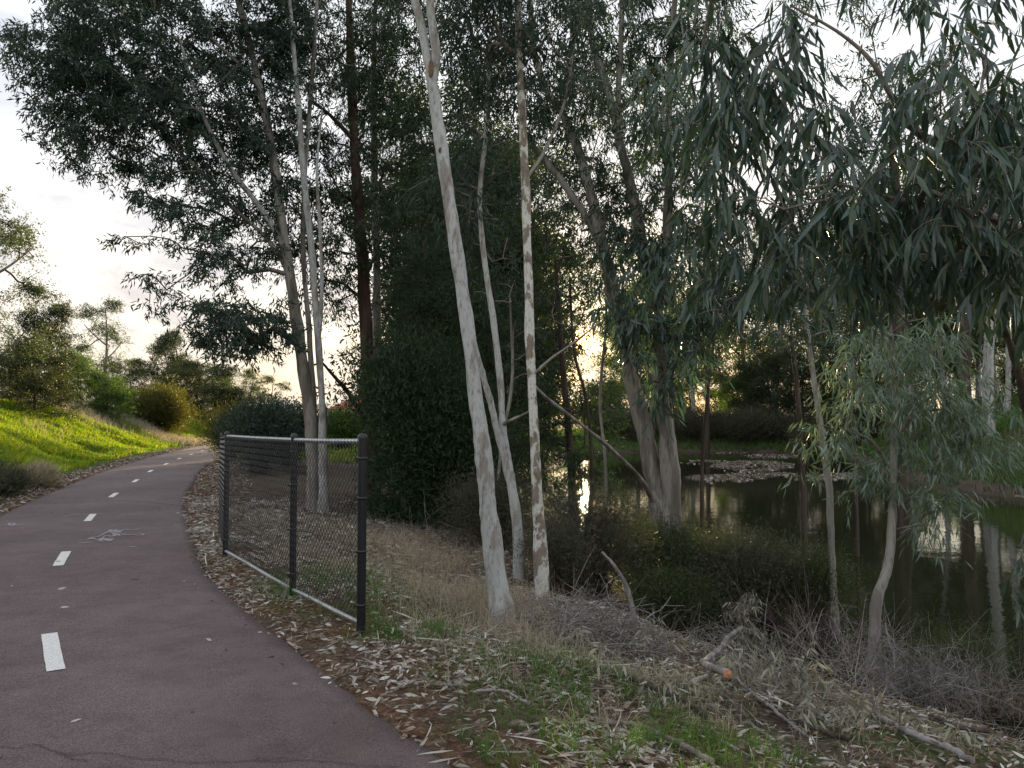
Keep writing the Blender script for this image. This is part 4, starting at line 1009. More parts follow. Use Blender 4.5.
# ------------------------------------------------------------------ background trees
def proto_tree(name, h, spread_, n, L, W, leaf, bark, trunk_h=0.35, seedling=0, K=26, kind='round', lean=0.0):
    root = thing(name, 'x', 'tree', (0, 0, 0))
    g = Geo(); th = h * (0.85)
    pts = [np.array([lean * h * t + 0.12 * h * 0.3 * math.sin(3 * t + seedling), 0.02 * h * math.sin(5 * t + seedling), -0.3 + (th + 0.3) * t]) for t in np.linspace(0, 1, 9)]
    rr = np.linspace(h * 0.017, h * 0.004, 9); q = catmull(np.column_stack([pts, rr]), 3)
    tube(g, q[:, :3], q[:, 3], 8, 0, 0.2)
    sk = Skel(); sk.poly(q[:, :3], q[:, 3], 1)
    # main limbs
    for k in range(5):
        i = int(len(q) * (trunk_h + (0.8 - trunk_h) * k / 5)); a = q[i, :3]; az = k * 2.4 + seedling
        e = a + np.array([math.cos(az) * spread_ * 0.6, math.sin(az) * spread_ * 0.6, h * 0.16])
        m_ = (a + e) / 2 + np.array([0, 0, -0.02 * h]); s = np.linspace(0, 1, 7)[:, None]
        c = (1 - s) ** 2 * a + 2 * s * (1 - s) * m_ + s * s * e
        tube(g, c, np.linspace(h * 0.007, h * 0.003, 7), 6, 0, 0.1); sk.poly(c, np.linspace(h * 0.007, h * 0.003, 7), 1)
    g.obj('trunk', [M[bark]], root)
    C = []
    nb = 9 if kind != 'bush' else 7
    for k in range(nb):
        az = k * 2.399 + seedling; f = (k + 0.5) / nb
        z = h * (trunk_h + (0.94 - trunk_h) * f)
        rad = spread_ * 0.62 * math.sqrt(max(0.05, 1 - ((f - 0.35) / 0.75) ** 2)) * (0.6 + 0.4 * ((k * 7) % 5) / 4)
        c = np.array([math.cos(az) * rad + lean * z, math.sin(az) * rad, z])
        s = spread_ * (0.56 - 0.2 * f) * (0.8 + 0.4 * ((k * 3) % 4) / 3)
        C.append(sample_blob(n // nb, c, (s, s, s * 0.8), 0.55))
    C = np.vstack(C); C[:, 2] = np.maximum(C[:, 2], 0.3)
    paths = sk.grow(C, 1.0); g = Geo()
    RA = np.zeros(len(sk.arr)); RA[:sk.n_main] = sk.r0[:sk.n_main]
    for ids in paths:
        for a_i, b_i in zip(ids[:-1], ids[1:]): RA[b_i] = max(0.008, min(0.011 * sk.w[b_i] ** 0.5, 0.93 * RA[a_i]))
        tube(g, sk.arr[ids], RA[ids[1:2] + ids[1:]], 3, 0, 0, False)
    gum_cluster(g, C, K, spread_ * 0.23, L, W, 1, False, 0.35, 0.7)
    g.obj('crown', [M['dark_twig'], M[leaf]], root)
    return root

protos = {
    'tall': proto_tree('gum_tree', 15, 4.2, 380, 0.22, 0.075, 'far_leaf', 'pale_bark', 0.32, 1, K=46),
    'tall2': proto_tree('gum_tree', 15, 4.6, 380, 0.22, 0.075, 'far_leaf', 'grey_bark', 0.28, 4, lean=0.04, K=46),
    'dark': proto_tree('dark_tree', 12, 4.4, 460, 0.19, 0.07, 'far_dark_leaf', 'dark_bark', 0.06, 2, K=75),
    'low': proto_tree('wattle_tree', 7, 3.3, 420, 0.15, 0.06, 'far_dark_leaf', 'dark_bark', 0.03, 3, K=75),
    'bright': proto_tree('wattle_tree', 6, 3.0, 400, 0.13, 0.055, 'bright_leaf', 'dark_bark', 0.02, 5, K=70),
    'lacy': proto_tree('lacy_gum_tree', 11, 3.0, 300, 0.15, 0.05, 'far_leaf', 'grey_bark', 0.12, 6, K=58),
}
used = set()
def place(kind, px, D, h_scale, label, rz=None, group=None, wide=1.0, name=None):
    src = protos[kind]; q = P(px, 420, D); z = gz(q[0], q[1]) - 0.05
    rz = RNG.random() * 6.28 if rz is None else rz
    sc = (h_scale * wide, h_scale * wide, h_scale)
    if kind not in used:
        used.add(kind); src.location = (q[0], q[1], z); src.rotation_euler = (0, 0, rz); src.scale = sc; o = src
        o['label'] = label
        if group: o['group'] = group
    else:
        o = copy_tree(src, (q[0], q[1], z), rz, sc, label, None, group)
    if name: o.name = name
    return o

# left of the path, on and behind the grassy bank
place('lacy', -6, 34, 0.92, 'tall olive tree cut by the left edge of the picture', name='gum_tree')
place('lacy', 100, 54, 0.80, 'airy thin-crowned tree rising above the bright green bush on the bank', name='gum_tree')
place('low', 34, 36, 0.52, 'dark bushy tree on top of the bank at the far left', wide=1.35)
place('low', 44, 46, 0.95, 'olive bushy tree rising behind the dark one on the bank', wide=0.75)
place('bright', 76, 46, 0.62, 'bright green wattle bush in the middle of the bank top', wide=0.95)
place('bright', 106, 46, 0.48, 'rounded green bush left of the round clipped-looking bush', wide=1.15)
place('low', 165, 72, 1.15, 'greyish tree rising behind the round bush on the bank', wide=0.7)
place('low', 200, 68, 0.76, 'broad rounded dark bush beyond the bend of the path', wide=1.6)
place('low', 182, 80, 0.85, 'dark bush mostly hidden behind the round bush', wide=1.2)
place('low', 0, 40, 0.42, 'low dark bush on the bank crest at the left edge', wide=1.7)
place('bright', 135, 52, 0.42, 'small green bush between the rounded one and the round olive bush', wide=1.3)
place('low', 128, 62, 0.62, 'olive bush below the airy thin-crowned tree', wide=1.0)
place('low', 238, 70, 0.64, 'dark bush right of the broad rounded one beyond the bend', wide=1.5)
place('bright', 222, 84, 0.85, 'lighter tree peeping above the broad rounded bush', wide=0.7)
x, y = atD(160, 52)
shrub('round_bush', 'round olive bush with a bare stem standing alone on the bank', (x, y), (1.7, 1.6, 2.7), 14000, 0.20, 0.022, 'olive_leaf', stems=12, lumps=9, up=0.5)
# behind the fence, left of the many-stemmed gum
x, y = atD(258, 24); shrub('leafy_shrub', 'dark green leafy shrub behind the far end of the fence', (x, y), (1.2, 1.1, 1.75), 8000, 0.14, 0.02, 'gum_leaf')
x, y = atD(290, 27); shrub('leafy_shrub', 'dark shrub behind the fence left of the many-stemmed gum', (x, y), (1.1, 1.1, 1.8), 8000, 0.14, 0.02, 'gum_leaf')
x, y = atD(232, 30); shrub('leafy_shrub', 'dim green shrub where the path passes out of sight behind the fence', (x, y), (0.9, 0.9, 1.6), 5000, 0.14, 0.02, 'olive_leaf')
x, y = atD(342, 40); shrub('leafy_shrub', 'yellowish sunlit shrub in front of the red roofed house', (x, y), (1.7, 1.2, 1.7), 7000, 0.14, 0.03, 'bright_leaf')
place('lacy', 272, 50, 0.45, 'small thin-crowned tree seen left of the many-stemmed gum', name='gum_tree')

# woodland behind the wattles, between path and pond
wood = [(462, 24, 'dark', 0.9), (440, 27, 'tall', 1.0), (482, 25, 'dark', 0.95), (470, 34, 'tall2', 1.05), (502, 31, 'tall', 1.0), (480, 37, 'dark', 1.05),
        (512, 42, 'dark', 0.95), (436, 60, 'tall2', 1.0), (458, 48, 'dark', 1.1), (508, 56, 'tall', 1.1), (528, 78, 'dark', 0.9), (490, 84, 'dark', 1.1)]
for k, (px, D, kd, s) in enumerate(wood):
    kn = {'dark': 'dark leafy tree', 'tall': 'pale-trunked gum', 'tall2': 'grey-trunked gum', 'low': 'low wattle tree'}[kd]
    side = 'behind the dark thicket' if px < 470 else ('behind the crossing pale stems' if px < 515 else 'behind the flaking white trunk')
    rank = sum(1 for a in wood[:k] if a[2] == kd); rk = ['first', 'second', 'third', 'fourth', 'fifth', 'sixth', 'seventh'][rank]
    place(kd, px, D, s, f'{kn} {side}, {rk} such tree from the front', group='trees of the shaded wood')

# far shore and right bank
far = [(632, 80, 'tall', 0.8), (655, 72, 'tall2', 0.7), (690, 80, 'tall', 0.85), (712, 92, 'tall', 1.0), (735, 76, 'bright', 0.8), (745, 88, 'tall2', 0.95), (768, 74, 'low', 1.0), (672, 86, 'low', 0.7), (752, 82, 'low', 0.9), (622, 104, 'tall2', 0.8), (606, 96, 'low', 0.8), (664, 100, 'tall', 0.9),
       (785, 80, 'tall', 1.1), (806, 70, 'low', 1.05), (820, 84, 'tall2', 1.15), (838, 66, 'dark', 0.7), (850, 76, 'tall', 1.1), (872, 62, 'low', 1.0), (885, 70, 'dark', 1.1), (902, 58, 'tall2', 1.0)]
for k, (px, D, kd, s) in enumerate(sorted(far)):
    kn = {'dark': 'dark full tree', 'tall': 'pale gum', 'tall2': 'grey gum', 'low': 'low dark wattle', 'bright': 'light green wattle'}[kd]
    same = [a for a in sorted(far) if a[2] == kd]; rk = ['leftmost', 'second from the left', 'third from the left', 'fourth from the left', 'fifth from the left', 'sixth from the left', 'seventh from the left', 'eighth from the left'][same.index((px, D, kd, s))]
    place(kd, px, D, s * (1.4 if kd in ('tall', 'tall2') else 1.1), f'{kn} on the far shore, {rk} of its kind', group='trees on the far shore')
rbk = [(915, 50, 'tall', 0.95), (936, 46, 'tall', 0.85), (955, 52, 'tall2', 1.0), (975, 60, 'tall', 1.1), (1002, 56, 'tall', 1.05), (1015, 66, 'tall', 1.0), (1035, 40, 'tall2', 0.9), (1060, 50, 'dark', 1.0), (1085, 42, 'tall', 1.0), (1120, 38, 'tall2', 1.0), (1180, 42, 'dark', 1.0)]
for k, (px, D, kd, s) in enumerate(rbk[:7] + rbk[7:]):
    kn = {'dark': 'dark full tree', 'tall': 'pale gum', 'tall2': 'grey gum', 'low': 'low dark wattle'}[kd]
    same = [a for a in rbk if a[2] == kd]; rk = ['leftmost', 'second from the left', 'third from the left', 'fourth from the left', 'fifth from the left', 'sixth from the left'][same.index((px, D, kd, s))]
    place(kd, px, D, s, f'{kn} on the right bank, {rk} of its kind', group='trees on the right bank')
# trees whose trunks can be told apart on the right bank
def bank_trunk(name, label, px, D, wpx, bark, top, fl=1.15, py0=470):
    tree(name, label, 'tree', [('trunk', [(px, py0, D, wpx), (px - 1, 380, D, wpx * .92), (px + 1, 300, D, wpx * 0.85), (px - 2, 220, D, wpx * .7), (px + 2, top, D, wpx * .5)], bark, 12)],
         [(px - 10, 230, D, 55, 45, 2.2, 30), (px + 20, 150, D, 60, 60, 2.2, 30), (px, top, D, 60, 60, 2.2, 24)], leaf='far_leaf', L=0.22, W=0.05, K=50, size=0.7, flare=fl, seg=0.8, twig='dark_twig', minr=0.01)
bank_trunk('white_trunk_tree', 'thick pale fluted trunk standing on the right bank', 989, 36, 12, 'pale_bark', 130)
bank_trunk('white_trunk_tree', 'thinner pale trunk right of the thick fluted one', 1009, 40, 6, 'pale_bark', 130)
bank_trunk('dark_trunk_tree', 'dark straight trunk left of the thick pale fluted one', 966, 36, 11, 'dark_bark', 130)
bank_trunk('dark_trunk_tree', 'thin dark trunk at the far edge of the pond, near the bright gap', 708, 66, 4, 'dark_bark', 250)
for px, D, lb in ((600, 70, 'brownish reed clump on the far shore, leftmost'), (640, 71, 'brownish reed clump on the far shore, left of the twin trunks'), (700, 70, 'brownish shrub on the far shore beside the bright reflection'), (745, 69, 'brownish shrub on the far shore in the middle'), (790, 68, 'low dark shrub on the far shore above the floating weed'), (825, 62, 'low dark shrub on the far shore, rightmost'), (670, 73, 'brownish thicket on the far shore just right of the twin trunks'), (722, 71, 'brownish thicket on the far shore right of the bright reflection'), (768, 71, 'brownish thicket on the far shore above the left half of the floating weed'), (808, 66, 'low shrub at the far waterline beside the thin dark upright stem'), (620, 69, 'brownish reed clump on the far shore, second from the left'), (848, 60, 'dim thicket at the far waterline left of the silvery sapling')):
    x, y = atD(px, D); shrub('shore_shrub', lb, (x, y), (2.8, 1.5, 1.9), 5200, 0.22, 0.03, 'grey_shrub_leaf', group='shrubs on the far shore')

# distant belt of trees all round so that no bare horizon shows
belt = []
for k, a in enumerate(np.linspace(-62, 62, 44)):
    D_ = 120 + 25 * RNG.random(); x = D_ * math.sin(R(a)); y = D_ * math.cos(R(a))
    if y > 20: belt.append((x, y, RNG.random()))
nb_ = 0
for (x, y, u) in belt:
    px_ = 512 + FPX * x / y
    if 262 < px_ < 480 or 565 < px_ < 605: continue
    kd = ['tall', 'dark', 'tall2', 'low'][int(u * 4)]; nb_ += 1
    s = (0.55 if px_ < 300 else 0.9) * (0.8 + 0.4 * RNG.random())
    if kd == 'low': s *= 1.3
    copy_tree(protos[kd], (x, y, gz(x, y) - 0.1), RNG.random() * 6.28, (s * 1.3, s * 1.3, s), 'hazy tree in the distant belt behind the park', None, 'trees of the distant belt')

# ------------------------------------------------------------------ house
hq = P(372, 420, 105); hb = np.array([hq[0], hq[1], gz(hq[0], hq[1])])
hr = thing('house', 'single-storey house with red tiled hip roof and white walls seen between the trunks', 'house', hb)
M['tile'] = plain('tile', (0.36, 0.085, 0.05), 0.8, nscale=3, namt=0.2); M['white_wall'] = plain('white_wall', (0.66, 0.64, 0.60), 0.8, nscale=2, namt=0.05)
M['glass'] = plain('glass', (0.03, 0.04, 0.05), 0.1, nscale=2); M['trim'] = plain('trim', (0.75, 0.75, 0.72), 0.6, nscale=2, namt=0.03)
def box(g, c, s, mi=0):
    c = np.array(c, float); s = np.array(s, float) / 2
    v = [c + s * np.array([i, j, k]) for k in (-1, 1) for j in (-1, 1) for i in (-1, 1)]
    g.add(v, [(0, 2, 3, 1), (4, 5, 7, 6), (0, 1, 5, 4), (2, 6, 7, 3), (0, 4, 6, 2), (1, 3, 7, 5)], mi)
zb = 0.0
g = Geo(); box(g, (0, 0, 1.3), (10, 8, 2.8)); g.obj('wall', [M['white_wall']], hr)
g = Geo(); ez = 2.75; g.add([(-5.6, -4.6, ez), (5.6, -4.6, ez), (5.6, 4.6, ez), (-5.6, 4.6, ez), (-1.6, 0, ez + 2.5), (1.6, 0, ez + 2.5)], [(0, 1, 2, 3), (0, 1, 5, 4), (2, 3, 4, 5)])
g.f.append((np.array([(1, 2, 5), (3, 0, 4)], np.int32), 0, False)); rf = g.obj('roof', [M['tile']], hr)
g = Geo(); 
for c, s in (((0, -4.66, ez - 0.02), (11.3, 0.1, 0.28)), ((0, 4.66, ez - 0.02), (11.3, 0.1, 0.28)), ((-5.66, 0, ez - 0.02), (0.1, 9.2, 0.28)), ((5.66, 0, ez - 0.02), (0.1, 9.2, 0.28))): box(g, c, s)
g.obj('gutter', [M['trim']], rf)
for wx in (-3.2, 0.2, 3.4):
    g = Geo(); box(g, (wx, -4.02, 1.4), (1.7, 0.08, 1.3)); wf_ = g.obj('window', [M['trim']], hr)
    g = Geo(); box(g, (wx, -4.07, 1.4), (1.5, 0.04, 1.1)); g.obj('pane', [M['glass']], wf_)

# ------------------------------------------------------------------ grass and litter
def scatter(n, x0, x1, y0, y1, dens):
    x = RNG.uniform(x0, x1, n); y = RNG.uniform(y0, y1, n)
    s, p = path_s(x, y), pond_sd(x, y)
    k = RNG.random(n) < dens(x, y, s, p)
    x, y, s, p = x[k], y[k], s[k], p[k]
    return x, y, ground(x, y, (s, p)), s, p

# bright grass on the left bank: along the path frame
n = 330000
i = RNG.random(n) ** 1.0; a_ = 8 + i * 68
d_ = HALF + 0.9 + RNG.random(n) ** 0.9 * 9.5
idx = np.searchsorted(arc, a_ + d0 - 5); idx = np.clip(idx, 0, len(pc) - 1)
x = pc[idx, 0] - pn_[idx, 0] * d_ + RNG.normal(size=n) * 0.3; y = pc[idx, 1] - pn_[idx, 1] * d_ + RNG.normal(size=n) * 0.3
s = path_s(x, y); dLx = -s - HALF
keep = (dLx > 0.85 + 0.5 * vnoise(x, y, 0.7, 4)) & (x / y > -0.80) & (RNG.random(n) < 0.35 + 0.65 * vnoise(x, y, 1.1, 9)) & ~((y < 19) & (dLx < 2.4) & (dLx > 0.3))
x, y, s, dLx = x[keep], y[keep], s[keep], dLx[keep]
z = ground(x, y)
g = Geo(); hh = (0.14 + 0.2 * vnoise(x, y, 0.9, 11)) * (0.7 + 0.5 * RNG.random(len(x)))
blades(g, np.stack([x, y, z - 0.02], 1), hh, 0.016 + 0.0006 * y, 0.7)
props(g.obj('bank_grass', [M['green_grass']]), 'lush green grass covering the bank left of the path', None, None, 'stuff')
# sunlit grass of the field beyond
x, y, z, s, p = scatter(90000, -34, 0, 30, 112, lambda x, y, s, p: (s > HALF + 0.6) * (x / y < -0.12) * (x / y > -0.45) * 1.0)
g = Geo(); blades(g, np.stack([x, y, z - 0.02], 1), 0.35 * (0.6 + 0.6 * RNG.random(len(x))), 0.06, 0.6)
props(g.obj('field_grass', [M['green_grass']]), 'yellow green grass of the open field beyond the fence', None, None, 'stuff')
# dry stalks along the top of the bank and under the round bush
g = Geo(); gB = Geo()
n = 26000; a_ = 8 + RNG.random(n) * 68; d_ = HALF + 5.6 + RNG.normal(size=n) * 0.9; idx = np.clip(np.searchsorted(arc, a_ + d0 - 5), 0, len(pc) - 1)
x = pc[idx, 0] - pn_[idx, 0] * d_; y = pc[idx, 1] - pn_[idx, 1] * d_; k = vnoise(x, y, 0.22, 17) + 0.2 * RNG.random(n) > 0.62; x, y = x[k], y[k]
blades(g, np.stack([x, y, ground(x, y)], 1), 0.5 * (0.5 + 0.8 * RNG.random(len(x))), 0.018, 0.5)
x, y, z, s, p = scatter(90000, 14, 42, 14, 84, lambda x, y, s, p: (p > 0.15) * (0.3 + 0.7 * (vnoise(x, y, 0.5, 61) > 0.5)))
blades(gB, np.stack([x, y, z], 1), 0.34 * (0.3 + 0.9 * RNG.random(len(x))), 0.03, 0.9)
props(gB.obj('bank_undergrowth', [M['grey_shrub_leaf']]), 'brown undergrowth covering the far and right banks of the pond', None, None, 'stuff')
bx_, by_ = atD(166, 50); n = 3500; x = bx_ + RNG.normal(size=n) * 1.6; y = by_ + RNG.normal(size=n) * 1.8
blades(g, np.stack([x, y, ground(x, y)], 1), 0.55 * (0.5 + 0.8 * RNG.random(len(x))), 0.02, 0.5)
# verge straw: behind and beside the near end of the fence, round the leaning trunk
for (px_, py_, sx_, sy_, n, h) in ((430, 585, 0.55, 1.3, 3200, 0.34), (470, 600, 0.5, 1.0, 3400, 0.36), (400, 560, 0.7, 1.3, 3000, 0.34), (520, 640, 0.3, 0.35, 750, 0.36), (490, 618, 0.30, 0.3, 900, 0.40), (345, 560, 0.8, 1.3, 2600, 0.3),
                                (300, 540, 0.8, 1.4, 2400, 0.3), (450, 640, 0.5, 0.4, 900, 0.24), (560, 665, 0.4, 0.4, 900, 0.26), (620, 690, 0.5, 0.3, 500, 0.2), (700, 720, 0.5, 0.25, 420, 0.2), (800, 740, 0.4, 0.2, 300, 0.22), (900, 735, 0.5, 0.2, 260, 0.22), (540, 720, 0.4, 0.3, 300, 0.16), (380, 540, 0.8, 1.6, 2000, 0.34), (440, 548, 0.9, 1.3, 2400, 0.32)):
    c = G(px_, py_); x = c[0] + RNG.normal(size=n) * sx_; y = c[1] + RNG.normal(size=n) * sy_; s = path_s(x, y); p = pond_sd(x, y)
    k = (s > HALF + 0.75) & (p > 0.5) & (y > 3.2) & (RNG.random(n) < 0.15 + 0.85 * sstep(0.35, 0.65, vnoise(x, y, 3.2, 31))); x, y = x[k], y[k]
    blades(g, np.stack([x, y, ground(x, y)], 1), h * 0.8 * (0.35 + 0.9 * RNG.random(len(x)) ** 2.2), 0.0045, 1.1)
props(g.obj('dry_grass', [M['straw']]), 'pale dry grass stalks on the verge and bank', None, None, 'stuff')
# green tufts on the verge
g = Geo()
tufts = [(415, 634, 0.20, 0.16, 1500, 0.15), (392, 640, 0.15, 0.1, 500, 0.10), (545, 668, 0.30, 0.25, 1100, 0.16), (520, 690, 0.3, 0.25, 700, 0.10), (600, 700, 0.45, 0.35, 1900, 0.14), (640, 740, 0.4, 0.25, 1600, 0.14), (560, 735, 0.4, 0.3, 900, 0.10),
         (690, 745, 0.3, 0.2, 900, 0.12), (470, 745, 0.25, 0.2, 600, 0.09), (500, 768, 0.3, 0.2, 700, 0.10), (780, 765, 0.12, 0.1, 260, 0.14), (620, 768, 0.4, 0.2, 1200, 0.13), (335, 590, 0.4, 0.5, 2200, 0.20), (310, 585, 0.3, 0.5, 1200, 0.18), (350, 615, 0.25, 0.25, 800, 0.14),
         (485, 670, 0.3, 0.2, 400, 0.08), (450, 610, 0.4, 0.5, 700, 0.12), (235, 520, 0.3, 0.8, 500, 0.10), (205, 500, 0.1, 1.5, 300, 0.08), (720, 768, 0.3, 0.2, 500, 0.12), (660, 700, 0.5, 0.3, 900, 0.09)]
for (px_, py_, sx_, sy_, n, h) in tufts:
    n = int(n * 0.55)
    c = G(px_, py_); x = c[0] + RNG.normal(size=n) * sx_; y = c[1] + RNG.normal(size=n) * sy_; s = path_s(x, y); k = (s > HALF + 0.12) & (y > 2.4) & (vnoise(x, y, 6, 2) > 0.45); x, y = x[k], y[k]
    blades(g, np.stack([x, y, ground(x, y)], 1), h * (0.4 + 0.9 * RNG.random(len(x))), 0.0042, 0.9)
x, y, z, s, p = scatter(24000, -6, 6, 2.4, 13, lambda x, y, s, p: (s > HALF + 0.1) * (p > 1.2) * sstep(0.56, 0.8, vnoise(x, y, 1.4, 21)) * 0.6)
blades(g, np.stack([x, y, z], 1), 0.09 * (0.4 + 0.9 * RNG.random(len(x))), 0.004, 0.9)
x, y, z, s, p = scatter(60000, 0, 30, 56, 84, lambda x, y, s, p: (p > 0.2) * 0.8)
blades(g, np.stack([x, y, z], 1), 0.4 * (0.4 + 0.9 * RNG.random(len(x))), 0.05, 0.8)
# right bank
x, y, z, s, p = scatter(120000, 18, 40, 22, 55, lambda x, y, s, p: (p > 0.8) * (0.25 + 0.75 * sstep(0.35, 0.55, vnoise(x, y, 0.35, 5))))
blades(g, np.stack([x, y, z], 1), 0.30 * (0.4 + 0.9 * RNG.random(len(x))), 0.035, 0.8)
# thin strip at the foot of the left bank
n = 14000; a_ = 8 + RNG.random(n) * 50; d_ = HALF + 0.85 + RNG.normal(size=n) * 0.12; idx = np.clip(np.searchsorted(arc, a_ + d0 - 5), 0, len(pc) - 1)
x = pc[idx, 0] - pn_[idx, 0] * d_; y = pc[idx, 1] - pn_[idx, 1] * d_
blades(g, np.stack([x, y, ground(x, y)], 1), 0.08 * (0.5 + 0.8 * RNG.random(len(x))), 0.01, 0.5)
props(g.obj('verge_grass', [M['verge_grass']]), 'small green grass tufts growing on the verges', None, None, 'stuff')
# litter
g = Geo()
def lay(x, y, L0, W0, mi, near):
    z = ground(x, y); n = len(x)
    d = RNG.normal(size=(n, 3)) * np.array([1, 1, 0.16]); sc = 0.45 + 0.9 * RNG.random(n)
    leaves(g, np.stack([x, y, z + 0.008 + 0.035 * RNG.random(n)], 1), d, L0 * sc, W0 * sc * (0.7 + 0.7 * RNG.random(n)), mi, near, 0.12)
x, y, z, s, p = scatter(230000, -9, 6, 2.2, 16, lambda x, y, s, p: (s > HALF - 0.05 - 0.1 * RNG.random(len(x)) ** 3) * (p > 0.3) * (0.12 + 0.9 * np.exp(-((s - HALF - 0.9) / 0.9) ** 2) * sstep(0.3, 0.6, vnoise(x, y, 1.6, 14)) + 0.35 * (x > 0) * sstep(0.35, 0.6, vnoise(x, y, 1.2, 15))))
k = y < 9; lay(x[k], y[k], 0.070, 0.0145, 0, True); lay(x[~k], y[~k], 0.10, 0.026, 0, False)
x, y, z, s, p = scatter(170000, -9, 7, 2.2, 18, lambda x, y, s, p: (s > HALF + 0.0) * (p > 0.0) * (0.35 + 0.3 * vnoise(x, y, 1.1, 16)))
lay(x, y, 0.06, 0.016, 1, False)
x, y, z, s, p = scatter(5000, -6, 6, 2.4, 12, lambda x, y, s, p: (s > HALF + 0.05) * (p > 0.2) * sstep(0.4, 0.6, vnoise(x, y, 1.2, 15)))
lay(x, y, 0.26, 0.010, 0, True)
n = 12000; a_ = 8 + RNG.random(n) * 40; d_ = -HALF - 0.05 - RNG.random(n) * 0.9; idx = np.clip(np.searchsorted(arc, a_ + d0 - 5), 0, len(pc) - 1)
x = pc[idx, 0] + pn_[idx, 0] * d_; y = pc[idx, 1] + pn_[idx, 1] * d_; lay(x[::2], y[::2], 0.1, 0.03, 0, False); lay(x[1::2], y[1::2], 0.1, 0.03, 1, False)
n = 420; a_ = RNG.random(n) * 30; d_ = RNG.uniform(-HALF, HALF, n); d_ = np.where(RNG.random(n) < 0.6, HALF * (1 - 0.3 * RNG.random(n) ** 1.5), d_)
idx = np.clip(np.searchsorted(arc, a_ + d0 - 5), 0, len(pc) - 1); x = pc[idx, 0] + pn_[idx, 0] * d_; y = pc[idx, 1] + pn_[idx, 1] * d_
zz = 0.018 * (1 - (path_s(x, y) / HALF) ** 2) + 0.006; sc = 0.25 + 0.8 * RNG.random(n) ** 2
leaves(g, np.stack([x, y, zz], 1)[::2], (RNG.normal(size=(n, 3)) * [1, 1, 0.03])[::2], 0.05 * sc[::2], 0.012 * sc[::2], 0, True, 0.05)
leaves(g, np.stack([x, y, zz], 1)[1::2], (RNG.normal(size=(n, 3)) * [1, 1, 0.03])[1::2], 0.05 * sc[1::2], 0.014 * sc[1::2], 1, True, 0.05)
n = 9000; a_ = 12 + RNG.random(n) * 26; d_ = HALF + 0.05 + RNG.random(n) * 1.3; idx = np.clip(np.searchsorted(arc, a_ + d0 - 5), 0, len(pc) - 1)
x = pc[idx, 0] + pn_[idx, 0] * d_; y = pc[idx, 1] + pn_[idx, 1] * d_; lay(x[::3], y[::3], 0.1, 0.03, 0, False); lay(x[1::3], y[1::3], 0.1, 0.03, 1, False)
x, y, z, s, p = scatter(5200, -6, 6, 2.4, 12, lambda x, y, s, p: (s > HALF + 0.1) * (p > 0.0) * (0.15 + 0.85 * (x > -0.5)) * sstep(0.3, 0.6, vnoise(x, y, 1.1, 41)))
for k in range(len(x)):
    a = RNG.random() * 6.28; L_ = 0.07 + 0.4 * RNG.random() ** 3; t_ = np.linspace(-.5, .5, 5)
    xx = x[k] + math.cos(a) * L_ * t_ + RNG.normal() * .05 * L_ * t_ ** 2 * 8; yy = y[k] + math.sin(a) * L_ * t_ + RNG.normal() * .05 * L_ * t_ ** 2 * 8
    zz = z[k] + 0.012 + 0.03 * RNG.random() + t_ * RNG.normal() * 0.05 * L_
    tube(g, np.stack([xx, yy, zz], 1), np.linspace(1, .5, 5) * (0.0012 + 0.0028 * RNG.random() ** 2), 4, 2, 0, False)
props(g.obj('leaf_litter', [M['dead_leaf'], M['brown_leaf'], M['grey_twig']]), 'pale fallen gum leaves strewn over the verge', None, None, 'stuff')
# a few leaves blown on the path
for (px_, py_, lb, mi) in ((368, 587 , '', 0),): pass
def path_leaf(px_, py_, label, L0, mt):
    r_ = ray(px_, py_); t = (0.02 - 1.6) / r_[2]; q = CAM + r_ * t
    g = Geo(); a = RNG.random() * 6.28
    leaves(g, np.array([[q[0], q[1], road_z(q[0], q[1]) + 0.004]]), np.array([[math.cos(a), math.sin(a) * 0.4, 0.02]]), L0, L0 * 0.3, 0, True, 0.05)
    props(g.obj('fallen_leaf', [M[mt]]), label, 'leaf', 'leaves lying on the path')
path_leaf(212, 640, 'small white leaf lying on the path right of the nearest dash', 0.06, 'dead_leaf')
path_leaf(82, 720, 'pale brown leaf lying on the path below the nearest dash', 0.07, 'dead_leaf')
path_leaf(141, 578, 'pale leaf lying on the path right of the second dash', 0.12, 'dead_leaf')
path_leaf(57, 590, 'faint grey leaf lying between the two nearest dashes, upper one', 0.08, 'dead_leaf')
path_leaf(60, 608, 'faint grey leaf lying between the two nearest dashes, lower one', 0.07, 'dead_leaf')
path_leaf(395, 708, 'pinkish leaf on the soil right at the path edge', 0.08, 'dead_leaf')
path_leaf(292, 682, 'tiny pale leaf lying on the path near its right edge', 0.05, 'dead_leaf')

